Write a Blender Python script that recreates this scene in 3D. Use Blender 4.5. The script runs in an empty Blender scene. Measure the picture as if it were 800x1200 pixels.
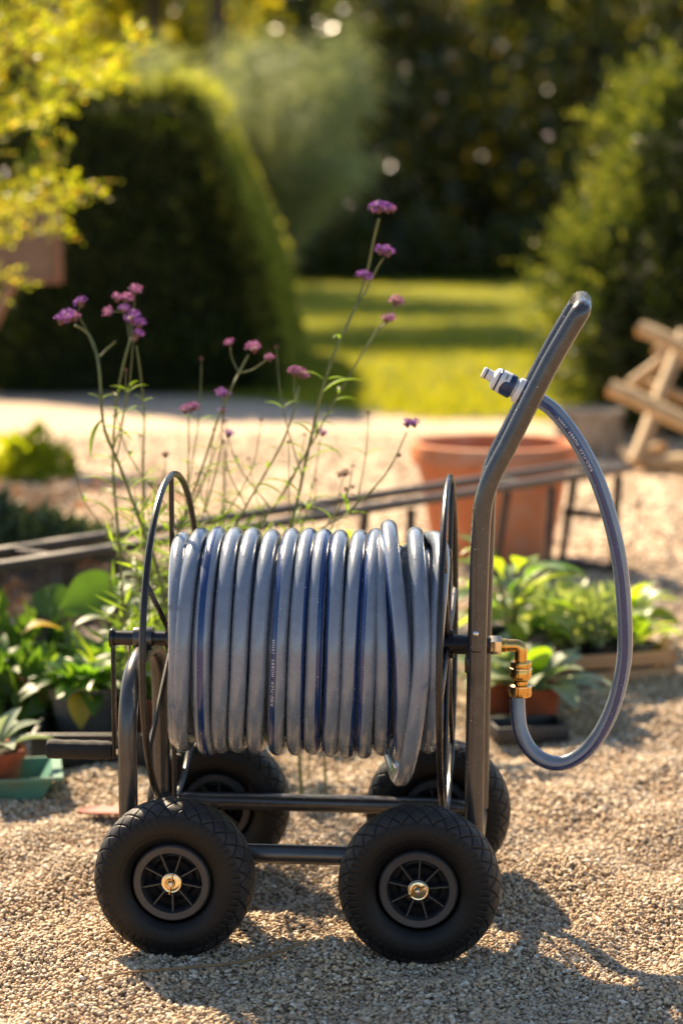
import bpy, bmesh, math, random
import numpy as np
from mathutils import Vector, Matrix, Euler

PI = math.pi
R = math.radians
random.seed(7)
rng = np.random.default_rng(7)
scene = bpy.context.scene
COL = scene.collection

# ------------------------------------------------------------------ camera, world, sun, exposure
F, TH, H = 2558.0, R(8.02), 1.205          # focal length in photo pixels, downward pitch, camera height
cam_d = bpy.data.cameras.new('camera')
cam = bpy.data.objects.new('camera', cam_d)
COL.objects.link(cam)
cam.location = (0, 0, H)
cam.rotation_euler = (PI / 2 - TH, 0, 0)
cam_d.sensor_fit = 'VERTICAL'
cam_d.sensor_height = 36.0
cam_d.sensor_width = 24.0
cam_d.lens = F / 1200 * 36
cam_d.clip_start = 0.05
cam_d.clip_end = 900
cam_d.dof.use_dof = True
cam_d.dof.focus_distance = 3.50
cam_d.dof.aperture_fstop = 2.5
cam_d.dof.aperture_blades = 0
scene.camera = cam

SUN_EL = R(40.5)
SUN_DIR = Vector((-0.45 * math.cos(SUN_EL), 0.893 * math.cos(SUN_EL), math.sin(SUN_EL))).normalized()   # towards the sun
world = bpy.data.worlds.new('World')
scene.world = world
world.use_nodes = True
wn = world.node_tree.nodes
bg = wn.get('Background') or wn.new('ShaderNodeBackground')
sky = wn.new('ShaderNodeTexSky')
sky.sky_type = 'NISHITA'
sky.sun_disc = False
sky.sun_elevation = SUN_EL
sky.sun_rotation = math.atan2(SUN_DIR.x, SUN_DIR.y)
sky.air_density = 1.0
sky.dust_density = 0.8
sky.ozone_density = 1.6
world.node_tree.links.new(sky.outputs[0], bg.inputs[0])
bg.inputs[1].default_value = 0.07
sun_d = bpy.data.lights.new('sun', 'SUN')
sun_d.energy = 5.0
sun_d.angle = R(0.8)
sun_d.color = (1.0, 0.79, 0.53)
sun = bpy.data.objects.new('sun', sun_d)
COL.objects.link(sun)
sun.rotation_euler = (-SUN_DIR).to_track_quat('-Z', 'Y').to_euler()

scene.render.engine = 'CYCLES'
scene.view_settings.view_transform = 'Standard'
scene.view_settings.look = 'None'
scene.view_settings.exposure = 1.7
scene.view_settings.gamma = 1.0
scene.view_settings.use_curve_mapping = False
scene.cycles.max_bounces = 8
scene.cycles.transparent_max_bounces = 8
scene.cycles.use_denoising = True
scene.cycles.caustics_reflective = False
scene.cycles.caustics_refractive = False


# ------------------------------------------------------------------ measuring: where a ray of the photograph meets a chosen depth
def _ray(px, py):
    c, s = math.cos(TH), math.sin(TH)
    x = (px - 400) / F
    y = -(py - 600) / F
    return Vector((x, c + y * s, -s + y * c))


def W(px, py, Y):
    d = _ray(px, py)
    return Vector((0, 0, H)) + d * (Y / d.y)


def G(px, py, z=0.0):
    d = _ray(px, py)
    return Vector((0, 0, H)) + d * ((z - H) / d.z)


PSI = R(5.5)
CO = Vector((-.05, 3.615, 0))
EX = Vector((math.cos(PSI), -math.sin(PSI), 0))
EY = Vector((math.sin(PSI), math.cos(PSI), 0))


def LC(px, py, v):
    """point in the cart's own frame, v metres behind its middle plane"""
    d = _ray(px, py)
    t = (v + CO.dot(EY)) / d.dot(EY)
    p = Vector((0, 0, H)) + d * t - CO
    return Vector((p.dot(EX), v, p.z))


# ------------------------------------------------------------------ materials
def nodes_of(name):
    m = bpy.data.materials.new(name)
    m.use_nodes = True
    nt = m.node_tree
    return m, nt, nt.nodes, nt.links, nt.nodes['Principled BSDF']


def setp(b, **k):
    names = dict(base='Base Color', rough='Roughness', metal='Metallic', spec='Specular IOR Level', coat='Coat Weight',
                 coatr='Coat Roughness', trans='Transmission Weight', ior='IOR', sss='Subsurface Weight', sheen='Sheen Weight')
    for a, v in k.items():
        b.inputs[names[a]].default_value = (*v, 1) if a == 'base' else v


def noise(N, scale, detail=4, rough=.55, coord=None, L=None, out='Object'):
    n = N.new('ShaderNodeTexNoise')
    n.inputs['Scale'].default_value = scale
    n.inputs['Detail'].default_value = detail
    n.inputs['Roughness'].default_value = rough
    if L is not None:
        if coord is None:
            coord = N.new('ShaderNodeTexCoord').outputs[out]
        L.new(coord, n.inputs['Vector'])
    return n


def ramp(N, stops, interp='LINEAR'):
    r = N.new('ShaderNodeValToRGB')
    r.color_ramp.interpolation = interp
    e = r.color_ramp.elements
    while len(e) < len(stops):
        e.new(0.5)
    for i, (p, c) in enumerate(stops):
        e[i].position = p
        e[i].color = (*c, 1)
    return r


def simple(name, col, rough=.5, metal=0.0, spec=.5, var=.25, scale=18, bump=0.0, bscale=80, coat=0.0, dirt=None, dscale=5):
    m, nt, N, L, b = nodes_of(name)
    setp(b, base=col, rough=rough, metal=metal, spec=spec, coat=coat)
    n = noise(N, scale, 5, .6, L=L)
    lo = tuple(c * (1 - var) for c in col)
    hi = tuple(min(1, c * (1 + var)) for c in col)
    r = ramp(N, [(.3, lo), (.7, hi)])
    L.new(n.outputs[0], r.inputs[0])
    src = r.outputs[0]
    if dirt:
        n2 = noise(N, dscale, 6, .65, L=L)
        r2 = ramp(N, [(.48, (0, 0, 0)), (.68, (1, 1, 1))])
        L.new(n2.outputs[0], r2.inputs[0])
        mx = N.new('ShaderNodeMix')
        mx.data_type = 'RGBA'
        L.new(r2.outputs[0], mx.inputs[0])
        L.new(src, mx.inputs[6])
        mx.inputs[7].default_value = (*dirt, 1)
        src = mx.outputs[2]
    L.new(src, b.inputs['Base Color'])
    rr = N.new('ShaderNodeMapRange')
    rr.inputs[3].default_value = rough * .8
    rr.inputs[4].default_value = min(1, rough * 1.25)
    L.new(n.outputs[0], rr.inputs[0])
    L.new(rr.outputs[0], b.inputs['Roughness'])
    if bump:
        nb = noise(N, bscale, 6, .6, L=L)
        bp = N.new('ShaderNodeBump')
        bp.inputs['Strength'].default_value = bump
        bp.inputs['Distance'].default_value = .01
        L.new(nb.outputs[0], bp.inputs['Height'])
        L.new(bp.outputs[0], b.inputs['Normal'])
    return m


def wood(name, c1, c2, rough=.75, sx=(3, 40, 40)):
    m, nt, N, L, b = nodes_of(name)
    tc = N.new('ShaderNodeTexCoord')
    mp = N.new('ShaderNodeMapping')
    mp.inputs['Scale'].default_value = sx
    L.new(tc.outputs['Object'], mp.inputs[0])
    n = noise(N, 1.0, 8, .65, mp.outputs[0], L)
    r = ramp(N, [(.3, c1), (.7, c2)])
    L.new(n.outputs[0], r.inputs[0])
    L.new(r.outputs[0], b.inputs['Base Color'])
    bp = N.new('ShaderNodeBump')
    bp.inputs['Strength'].default_value = .5
    bp.inputs['Distance'].default_value = .004
    L.new(n.outputs[0], bp.inputs['Height'])
    L.new(bp.outputs[0], b.inputs['Normal'])
    setp(b, rough=rough, spec=.3)
    return m


def leafmat(name, stops, trans, tw=.45, rough=.45, spec=.35, byobj=False):
    """leaf: diffuse + gloss on top, translucent light through it; colour differs leaf by leaf"""
    m, nt, N, L, b = nodes_of(name)
    g = N.new('ShaderNodeNewGeometry')
    src = g.outputs['Random Per Island']
    if byobj:
        oi = N.new('ShaderNodeObjectInfo')
        src = oi.outputs['Random']
    r = ramp(N, stops)
    nz = noise(N, 30, 3, .6, L=L)
    ad = N.new('ShaderNodeMath')
    ad.operation = 'MULTIPLY_ADD'
    L.new(nz.outputs[0], ad.inputs[0])
    ad.inputs[1].default_value = .35
    L.new(src, ad.inputs[2])
    sb = N.new('ShaderNodeMath')
    sb.operation = 'SUBTRACT'
    L.new(ad.outputs[0], sb.inputs[0])
    sb.inputs[1].default_value = .17
    L.new(sb.outputs[0], r.inputs[0])
    L.new(r.outputs[0], b.inputs['Base Color'])
    setp(b, rough=rough, spec=spec)
    t = N.new('ShaderNodeBsdfTranslucent')
    mx = N.new('ShaderNodeMix')
    mx.data_type = 'RGBA'
    mx.blend_type = 'MULTIPLY'
    mx.inputs[0].default_value = 1
    L.new(r.outputs[0], mx.inputs[6])
    mx.inputs[7].default_value = (*trans, 1)
    L.new(mx.outputs[2], t.inputs[0])
    ms = N.new('ShaderNodeMixShader')
    ms.inputs[0].default_value = tw
    L.new(b.outputs[0], ms.inputs[1])
    L.new(t.outputs[0], ms.inputs[2])
    L.new(ms.outputs[0], N['Material Output'].inputs[0])
    return m


MT = {}
MT['tube'] = simple('gunmetal_paint', (.080, .077, .074), .25, .62, .5, .15, 60, .04, 900)
MT['tube_dark'] = simple('dark_gunmetal', (.03, .028, .027), .26, .6, .5, .2, 60, .03, 900)
MT['black_plastic'] = simple('black_plastic', (.012, .012, .013), .38, 0, .5, .3, 30, .05, 400)
MT['rubber'] = simple('tyre_rubber', (.0045, .0041, .0038), .5, 0, .26, .35, 14, .06, 600, dirt=(.013, .0105, .0085), dscale=9)
MT['grip'] = simple('foam_rubber_grip', (.014, .013, .012), .75, 0, .35, .3, 60, .25, 500)
MT['rim'] = simple('grey_rim_plastic', (.034, .033, .034), .42, 0, .45, .25, 25, .06, 500, dirt=(.034, .028, .022), dscale=12)
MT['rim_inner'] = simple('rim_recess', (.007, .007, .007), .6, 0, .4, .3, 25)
MT['brass'] = simple('brass', (.62, .36, .10), .2, 1.0, .5, .12, 70, .03, 600)
MT['pale_brass'] = simple('pale_brass', (.72, .60, .40), .2, 1.0, .5, .15, 90)
MT['zinc'] = simple('zinc', (.55, .55, .53), .28, 1.0, .5, .2, 60)
MT['white_plastic'] = simple('pale_grey_plastic', (.62, .62, .60), .38, 0, .5, .05, 20)
MT['blue_plastic'] = simple('navy_plastic', (.010, .028, .085), .34, 0, .5, .15, 30)
MT['print'] = simple('white_print', (.62, .64, .68), .6, 0, .3, .1, 50)
MT['terracotta'] = simple('terracotta', (.56, .19, .075), .8, 0, .25, .18, 6, .25, 60, dirt=(.58, .30, .18), dscale=5)
MT['terracotta_dark'] = simple('old_terracotta', (.24, .065, .03), .8, 0, .25, .25, 12, .25, 60)
MT['grey_pot'] = simple('grey_nursery_pot', (.10, .09, .08), .55, 0, .4, .2, 20)
MT['black_pot'] = simple('black_nursery_pot', (.018, .017, .017), .5, 0, .45, .3, 20)
MT['soil'] = simple('potting_soil', (.045, .03, .02), .95, 0, .2, .5, 60, .8, 70)
MT['green_plastic'] = simple('green_plastic', (.07, .20, .14), .42, 0, .45, .15, 12, dirt=(.12, .15, .09), dscale=14)
MT['red_paint'] = simple('worn_red_paint', (.36, .055, .035), .5, 0, .4, .2, 30, dirt=(.15, .08, .04), dscale=22)
MT['twig'] = wood('dry_twig', (.16, .10, .05), (.30, .20, .10), .8, (40, 40, 40))
MT['bench_wood'] = wood('weathered_bench', (.032, .022, .016), (.085, .06, .042), .6, (2, 30, 30))
MT['bench_top'] = wood('weathered_bench_top', (.03, .022, .017), (.085, .066, .052), .42, (2, 30, 30))
MT['crate_wood'] = wood('crate_wood', (.30, .17, .08), (.46, .28, .14), .7, (6, 40, 40))
MT['log_wood'] = wood('peeled_pole', (.32, .20, .09), (.54, .39, .21), .65, (3, 30, 30))
MT['log_end'] = wood('cut_pole_end', (.50, .24, .05), (.62, .34, .10), .7, (20, 20, 20))
MT['board_wood'] = wood('board_wood', (.15, .075, .045), (.25, .135, .085), .65, (30, 3, 3))
MT['board_face'] = wood('board_face', (.14, .09, .06), (.21, .145, .10), .6, (30, 3, 3))
MT['stone_tub'] = simple('weathered_stone', (.27, .24, .20), .85, 0, .2, .3, 8, .5, 40, dirt=(.14, .12, .09), dscale=6)
MT['bark'] = simple('bark', (.075, .055, .04), .9, 0, .2, .4, 9, .9, 18)
MT['stem'] = simple('green_stem', (.13, .15, .048), .55, 0, .3, .3, 40)
MT['stem_dark'] = simple('olive_stem', (.11, .125, .04), .6, 0, .3, .3, 40)
MT['dry_stem'] = simple('dry_stem', (.16, .10, .05), .7, 0, .3, .3, 40)

MT['verbena'] = leafmat('verbena_petals', [(0, (.14, .045, .20)), (.5, (.26, .11, .36)), (1, (.46, .24, .52))], (1.1, .8, 1.1), .4, .6, .2)
MT['verbena_pink'] = leafmat('verbena_pink_petals', [(0, (.20, .06, .16)), (.5, (.38, .16, .31)), (1, (.60, .36, .48))], (1.1, .8, 1.0), .4, .6, .2)
MT['verbena_dry'] = leafmat('verbena_dry', [(0, (.07, .03, .04)), (1, (.20, .10, .09))], (1, .8, .8), .25, .7, .2)
MT['leaf_slim'] = leafmat('slim_leaf', [(0, (.07, .12, .018)), (.6, (.12, .19, .03)), (1, (.18, .24, .05))], (2.2, 2.2, .7), .5, .5, .3)
MT['leaf_green'] = leafmat('broad_leaf', [(0, (.055, .12, .02)), (.6, (.09, .18, .03)), (1, (.15, .24, .05))], (2.3, 2.3, .6), .5, .4, .45, True)
MT['leaf_lime'] = leafmat('lime_leaf', [(0, (.12, .20, .025)), (.6, (.18, .28, .04)), (1, (.28, .34, .06))], (2.2, 2.1, .45), .55, .38, .5, True)
MT['leaf_silver'] = leafmat('felted_leaf', [(0, (.22, .27, .20)), (1, (.34, .38, .28))], (1.1, 1.2, .7), .3, .8, .15, True)
MT['leaf_sage'] = leafmat('grey_green_leaf', [(0, (.13, .18, .10)), (1, (.24, .29, .17))], (1.5, 1.6, .7), .4, .5, .4, True)
MT['leaf_small'] = leafmat('small_leaf', [(0, (.10, .15, .06)), (.6, (.20, .26, .11)), (1, (.38, .42, .24))], (1.7, 1.7, .6), .45, .35, .55)
MT['leaf_brown'] = leafmat('dry_leaf', [(0, (.13, .065, .03)), (1, (.25, .14, .065))], (1.4, 1.1, .8), .35, .6, .3, True)
MT['leaf_yellow'] = leafmat('yellow_leaf', [(0, (.45, .30, .03)), (1, (.58, .42, .06))], (1.3, 1.2, .5), .5, .5, .3, True)
MT['leaf_dull'] = leafmat('dull_bed_leaf', [(0, (.06, .085, .045)), (.6, (.10, .125, .06)), (1, (.15, .16, .075))], (1.6, 1.7, .7), .35, .6, .25)
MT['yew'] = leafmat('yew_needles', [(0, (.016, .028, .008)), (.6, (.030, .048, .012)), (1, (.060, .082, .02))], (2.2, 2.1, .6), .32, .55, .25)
MT['yew_lit_tip'] = leafmat('yew_lit_tips', [(0, (.07, .095, .02)), (.6, (.15, .18, .045)), (1, (.28, .29, .08))], (2.3, 2.1, .6), .58, .5, .3)  # sunlit rim put into paler needles for the bright side and top
MT['yew_lit_tip_dark'] = leafmat('shaggy_yew_lit_tips', [(0, (.035, .055, .013)), (.6, (.07, .092, .022)), (1, (.16, .17, .045))], (2.2, 2.0, .5), .45, .5, .3)  # painted sunlight again, toned down for the shaggy yew
MT['yew_core'] = simple('yew_light_block', (.016, .020, .009), .9, 0, .1, .4, 20)  # for the closed core added inside the yews to block light
MT['gold'] = leafmat('golden_leaves', [(0, (.16, .22, .02)), (.5, (.30, .34, .03)), (.88, (.44, .42, .05)), (1, (.48, .26, .04))], (1.9, 1.8, .45), .55, .4, .45)
MT['feather'] = leafmat('feathery_leaves', [(0, (.22, .24, .12)), (1, (.38, .39, .22))], (1.4, 1.5, .8), .4, .7, .2)
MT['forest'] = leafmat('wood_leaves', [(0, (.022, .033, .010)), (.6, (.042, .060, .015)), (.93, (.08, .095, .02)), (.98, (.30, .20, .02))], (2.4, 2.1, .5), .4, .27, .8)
MT['forest_gold'] = leafmat('turning_leaves', [(0, (.09, .12, .015)), (.5, (.20, .22, .022)), (1, (.40, .34, .035))], (2.0, 1.8, .4), .55, .4, .45)
MT['grass'] = leafmat('lawn_blades', [(0, (.13, .17, .016)), (.6, (.20, .23, .022)), (1, (.32, .30, .035))], (2.2, 1.9, .35), .5, .5, .3)


def hose_material():
    m, nt, N, L, b = nodes_of('hose_rubber')
    uv = N.new('ShaderNodeUVMap')
    uv.uv_map = 'UVMap'
    sp = N.new('ShaderNodeSeparateXYZ')
    L.new(uv.outputs[0], sp.inputs[0])
    # stripe: |v - .5| < w
    s1 = N.new('ShaderNodeMath'); s1.operation = 'SUBTRACT'; s1.inputs[1].default_value = .5
    L.new(sp.outputs[1], s1.inputs[0])
    s2 = N.new('ShaderNodeMath'); s2.operation = 'ABSOLUTE'
    L.new(s1.outputs[0], s2.inputs[0])
    r = ramp(N, [(0, (1, 1, 1)), (.060, (1, 1, 1)), (.063, (0, 0, 0)), (1, (0, 0, 0))])
    L.new(s2.outputs[0], r.inputs[0])
    n = noise(N, 26, 5, .6, L=L)
    g = ramp(N, [(.3, (.135, .165, .210)), (.7, (.185, .218, .265))])
    L.new(n.outputs[0], g.inputs[0])
    mx = N.new('ShaderNodeMix'); mx.data_type = 'RGBA'
    L.new(r.outputs[0], mx.inputs[0])
    L.new(g.outputs[0], mx.inputs[6])
    mx.inputs[7].default_value = (.006, .028, .115, 1)
    L.new(mx.outputs[2], b.inputs['Base Color'])
    n2 = noise(N, 45, 6, .6, L=L)
    rr = N.new('ShaderNodeMapRange')
    rr.inputs[1].default_value = .3; rr.inputs[2].default_value = .7
    rr.inputs[3].default_value = .18; rr.inputs[4].default_value = .32
    L.new(n2.outputs[0], rr.inputs[0])
    L.new(rr.outputs[0], b.inputs['Roughness'])
    setp(b, spec=.45, coat=.55, coatr=.17)
    bp = N.new('ShaderNodeBump'); bp.inputs['Strength'].default_value = .05; bp.inputs['Distance'].default_value = .004
    n3 = noise(N, 200, 3, .5, L=L)
    L.new(n3.outputs[0], bp.inputs['Height'])
    L.new(bp.outputs[0], b.inputs['Normal'])
    return m


MT['hose'] = hose_material()


def water_material():
    m, nt, N, L, b = nodes_of('water_drop')
    setp(b, base=(.85, .88, .9), rough=.04, trans=.55, ior=1.33, spec=.9)
    return m


MT['water'] = water_material()


def connector_material():
    """pale shell with a navy grip patch, as moulded"""
    return MT['white_plastic']


def ground_material():
    m, nt, N, L, b = nodes_of('gravel_ground')
    tc = N.new('ShaderNodeTexCoord')
    v = N.new('ShaderNodeTexVoronoi')
    v.inputs['Scale'].default_value = 75
    L.new(tc.outputs['Object'], v.inputs['Vector'])
    sepc = N.new('ShaderNodeSeparateColor')
    L.new(v.outputs['Color'], sepc.inputs[0])
    r = ramp(N, [(0, (.15, .10, .06)), (.3, (.28, .195, .12)), (.6, (.37, .27, .175)), (.85, (.46, .36, .26)), (1, (.31, .23, .17))])
    L.new(sepc.outputs[0], r.inputs[0])
    n = noise(N, .55, 6, .6, tc.outputs['Object'], L)
    rg = ramp(N, [(.3, (.78, .76, .74)), (.7, (1.1, 1.08, 1.05))])
    L.new(n.outputs[0], rg.inputs[0])
    # low-sun brightness of the far gravel put into a paler colour with distance
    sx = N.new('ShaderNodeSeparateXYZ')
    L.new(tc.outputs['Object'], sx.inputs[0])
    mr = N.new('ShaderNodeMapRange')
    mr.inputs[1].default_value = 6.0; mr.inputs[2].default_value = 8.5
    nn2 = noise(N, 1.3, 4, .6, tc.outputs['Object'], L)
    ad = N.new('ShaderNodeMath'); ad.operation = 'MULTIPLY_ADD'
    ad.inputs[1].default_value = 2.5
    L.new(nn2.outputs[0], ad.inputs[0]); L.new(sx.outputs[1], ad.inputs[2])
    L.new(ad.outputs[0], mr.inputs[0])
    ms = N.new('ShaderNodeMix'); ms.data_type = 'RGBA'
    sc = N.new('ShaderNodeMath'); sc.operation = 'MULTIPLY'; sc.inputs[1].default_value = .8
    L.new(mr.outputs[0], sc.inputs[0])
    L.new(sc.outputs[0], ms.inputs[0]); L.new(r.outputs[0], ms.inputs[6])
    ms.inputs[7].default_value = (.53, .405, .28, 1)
    mx = N.new('ShaderNodeMix'); mx.data_type = 'RGBA'; mx.blend_type = 'MULTIPLY'
    mx.inputs[0].default_value = 1
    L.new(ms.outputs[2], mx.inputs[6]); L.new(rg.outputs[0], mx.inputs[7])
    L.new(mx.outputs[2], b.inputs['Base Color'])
    bp = N.new('ShaderNodeBump'); bp.inputs['Strength'].default_value = .7; bp.inputs['Distance'].default_value = .006
    bp.invert = True
    L.new(v.outputs['Distance'], bp.inputs['Height'])
    L.new(bp.outputs[0], b.inputs['Normal'])
    setp(b, rough=.85, spec=.25)
    return m


def pebble_material():
    m, nt, N, L, b = nodes_of('pebbles')
    a = N.new('ShaderNodeAttribute')
    a.attribute_type = 'INSTANCER'
    a.attribute_name = 'tone'
    r = ramp(N, [(0, (.12, .085, .052)), (.10, (.28, .20, .12)), (.32, (.45, .335, .205)), (.52, (.55, .365, .20)), (.68, (.61, .47, .30)), (.84, (.37, .30, .22)), (.93, (.69, .58, .42)), (1, (.78, .68, .54))])
    L.new(a.outputs['Fac'], r.inputs[0])
    n = noise(N, 150, 3, .6, L=L)
    rg = ramp(N, [(.3, (.82, .82, .82)), (.7, (1.1, 1.1, 1.1))])
    L.new(n.outputs[0], rg.inputs[0])
    mx = N.new('ShaderNodeMix'); mx.data_type = 'RGBA'; mx.blend_type = 'MULTIPLY'
    mx.inputs[0].default_value = 1
    L.new(r.outputs[0], mx.inputs[6]); L.new(rg.outputs[0], mx.inputs[7])
    L.new(mx.outputs[2], b.inputs['Base Color'])
    setp(b, rough=.6, spec=.35)
    return m


def lawn_material():
    m, nt, N, L, b = nodes_of('lawn_turf')
    n = noise(N, 3.0, 8, .7, L=L)
    r = ramp(N, [(.3, (.13, .155, .015)), (.5, (.20, .22, .022)), (.72, (.29, .27, .04))])
    L.new(n.outputs[0], r.inputs[0])
    L.new(r.outputs[0], b.inputs['Base Color'])
    n2 = noise(N, 90, 4, .7, L=L)
    bp = N.new('ShaderNodeBump'); bp.inputs['Strength'].default_value = 1; bp.inputs['Distance'].default_value = .04
    L.new(n2.outputs[0], bp.inputs['Height'])
    L.new(bp.outputs[0], b.inputs['Normal'])
    setp(b, rough=.8, spec=.2)
    return m


def bed_material():
    m, nt, N, L, b = nodes_of('planting_soil')
    n = noise(N, 7, 8, .7, L=L)
    r = ramp(N, [(.3, (.032, .020, .011)), (.55, (.075, .046, .026)), (.75, (.13, .085, .05))])
    L.new(n.outputs[0], r.inputs[0])
    L.new(r.outputs[0], b.inputs['Base Color'])
    n2 = noise(N, 40, 6, .7, L=L)
    bp = N.new('ShaderNodeBump'); bp.inputs['Strength'].default_value = 1; bp.inputs['Distance'].default_value = .02
    L.new(n2.outputs[0], bp.inputs['Height'])
    L.new(bp.outputs[0], b.inputs['Normal'])
    setp(b, rough=.95, spec=.15)
    return m


# ------------------------------------------------------------------ mesh helpers
def tag(o, label=None, cat=None, group=None, kind=None):
    if label: o['label'] = label
    if cat: o['category'] = cat
    if group: o['group'] = group
    if kind: o['kind'] = kind
    return o


def link(name, me, parent=None, mat=None):
    o = bpy.data.objects.new(name, me)
    COL.objects.link(o)
    if parent is not None:
        o.parent = parent
    if mat is not None and me is not None and not me.materials:
        me.materials.append(mat)
    return o


def empty(name, loc=(0, 0, 0), rz=0.0):
    o = bpy.data.objects.new(name, None)
    COL.objects.link(o)
    o.empty_display_size = .1
    o.location = loc
    o.rotation_euler = (0, 0, rz)
    return o


def smooth_path(pts, n=8, closed=False):
    P = [Vector(p) for p in pts]
    out = []
    m = len(P)
    rngi = range(m if closed else m - 1)
    for i in rngi:
        if closed:
            a, b, c, d = P[(i - 1) % m], P[i], P[(i + 1) % m], P[(i + 2) % m]
        else:
            a, b, c, d = P[max(i - 1, 0)], P[i], P[i + 1], P[min(i + 2, m - 1)]
        for k in range(n):
            t = k / n
            out.append(.5 * ((2 * b) + (c - a) * t + (2 * a - 5 * b + 4 * c - d) * t * t + (3 * b - a - 3 * c + d) * t ** 3))
    if not closed:
        out.append(P[-1].copy())
    return out


class MB:
    def __init__(s):
        s.v, s.f = [], []

    def add(s, verts, faces):
        o = len(s.v)
        s.v += [tuple(x) for x in verts]
        s.f += [tuple(i + o for i in f) for f in faces]

    def tube(s, pts, rad, segs=12, closed=False, cap=True):
        P = [Vector(p) for p in pts]
        n = len(P)
        rads = rad if hasattr(rad, '__len__') else [rad] * n
        T = []
        for i in range(n):
            if closed:
                d = P[(i + 1) % n] - P[(i - 1) % n]
            else:
                d = P[min(i + 1, n - 1)] - P[max(i - 1, 0)]
            T.append(d.normalized() if d.length > 1e-9 else Vector((0, 0, 1)))
        up = Vector((0, 0, 1)) if abs(T[0].z) < .9 else Vector((1, 0, 0))
        Nn = (up - T[0] * up.dot(T[0])).normalized()
        rings = []
        for i in range(n):
            Nn = (Nn - T[i] * Nn.dot(T[i]))
            Nn = Nn.normalized() if Nn.length > 1e-6 else T[i].orthogonal().normalized()
            B = T[i].cross(Nn)
            rings.append([P[i] + (Nn * math.cos(2 * PI * k / segs) + B * math.sin(2 * PI * k / segs)) * rads[i] for k in range(segs)])
        vs = [q for r in rings for q in r]
        fs = []
        for i in range(n if closed else n - 1):
            j = (i + 1) % n
            for k in range(segs):
                l = (k + 1) % segs
                fs.append((i * segs + k, i * segs + l, j * segs + l, j * segs + k))
        if cap and not closed:
            fs.append(tuple(range(segs))[::-1])
            fs.append(tuple((n - 1) * segs + k for k in range(segs)))
        s.add(vs, fs)
        return s

    def lathe(s, prof, segs=32, mtx=None, closed=False):
        """prof: (radius, height) pairs, turned about z, then moved by mtx"""
        mtx = mtx or Matrix()
        vs, fs = [], []
        m = len(prof)
        for (r, z) in prof:
            for k in range(segs):
                a = 2 * PI * k / segs
                vs.append(mtx @ Vector((r * math.cos(a), r * math.sin(a), z)))
        for i in range(m if closed else m - 1):
            j = (i + 1) % m
            for k in range(segs):
                l = (k + 1) % segs
                fs.append((i * segs + k, i * segs + l, j * segs + l, j * segs + k))
        s.add(vs, fs)
        return s

    def box(s, c, size, mtx=None, bev=.0):
        x, y, z = (d / 2 for d in size)
        mtx = mtx or Matrix()
        b = min(bev, x * .9, y * .9, z * .9)
        C = Vector(c)
        if b <= 0:
            vs = [(sx * x, sy * y, sz * z) for sx in (-1, 1) for sy in (-1, 1) for sz in (-1, 1)]
            fs = [(0, 1, 3, 2), (4, 6, 7, 5), (0, 4, 5, 1), (2, 3, 7, 6), (0, 2, 6, 4), (1, 5, 7, 3)]
            s.add([mtx @ (Vector(v)) + C for v in vs], fs)
            return s
        bm = bmesh.new()
        bmesh.ops.create_cube(bm, size=1)
        bmesh.ops.scale(bm, vec=size, verts=bm.verts)
        bmesh.ops.bevel(bm, geom=list(bm.edges), offset=b, segments=2, affect='EDGES', profile=.5)
        bm.verts.index_update()
        s.add([mtx @ v.co + C for v in bm.verts], [[v.index for v in f.verts] for f in bm.faces])
        bm.free()
        return s

    def mesh(s, name, mat=None, smooth=True, angle=35):
        me = bpy.data.meshes.new(name)
        me.from_pydata(s.v, [], s.f)
        if smooth:
            me.polygons.foreach_set('use_smooth', [True] * len(me.polygons))
            me.set_sharp_from_angle(angle=R(angle))
        me.update()
        if mat is not None:
            me.materials.append(mat)
        return me

    def build(s, name, mat, parent=None, smooth=True, angle=35):
        return link(name, s.mesh(name, mat, smooth, angle), parent)


def quad_mesh(name, V, mat=None, smooth=False):
    """V: (n,4,3) separate quads"""
    V = np.asarray(V, dtype=np.float32).reshape(-1, 4, 3)
    n = len(V)
    me = bpy.data.meshes.new(name)
    me.vertices.add(n * 4)
    me.vertices.foreach_set('co', V.ravel())
    me.loops.add(n * 4)
    me.loops.foreach_set('vertex_index', np.arange(n * 4, dtype=np.int32))
    me.polygons.add(n)
    me.polygons.foreach_set('loop_start', np.arange(0, n * 4, 4, dtype=np.int32))
    me.update(calc_edges=True)
    me.validate()
    if mat is not None:
        me.materials.append(mat)
    return me


def unit(a):
    return a / np.maximum(np.linalg.norm(a, axis=-1, keepdims=True), 1e-9)


def leaves(P, D, L, Wd, fold=.18, nrm=None):
    """rhombic leaves from base points P along D; returns (n,4,3)"""
    n = len(P)
    D = unit(D)
    if nrm is None:
        nrm = rng.normal(size=(n, 3))
    S = unit(np.cross(D, nrm))
    U = np.cross(S, D)
    L = np.broadcast_to(np.asarray(L, float), (n,))[:, None]
    Wd = np.broadcast_to(np.asarray(Wd, float), (n,))[:, None]
    mid = P + D * L * .45
    return np.stack([P, mid + S * Wd * .5 + U * Wd * fold, P + D * L, mid - S * Wd * .5 + U * Wd * fold], 1)


_leaf_cache = {}


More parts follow.
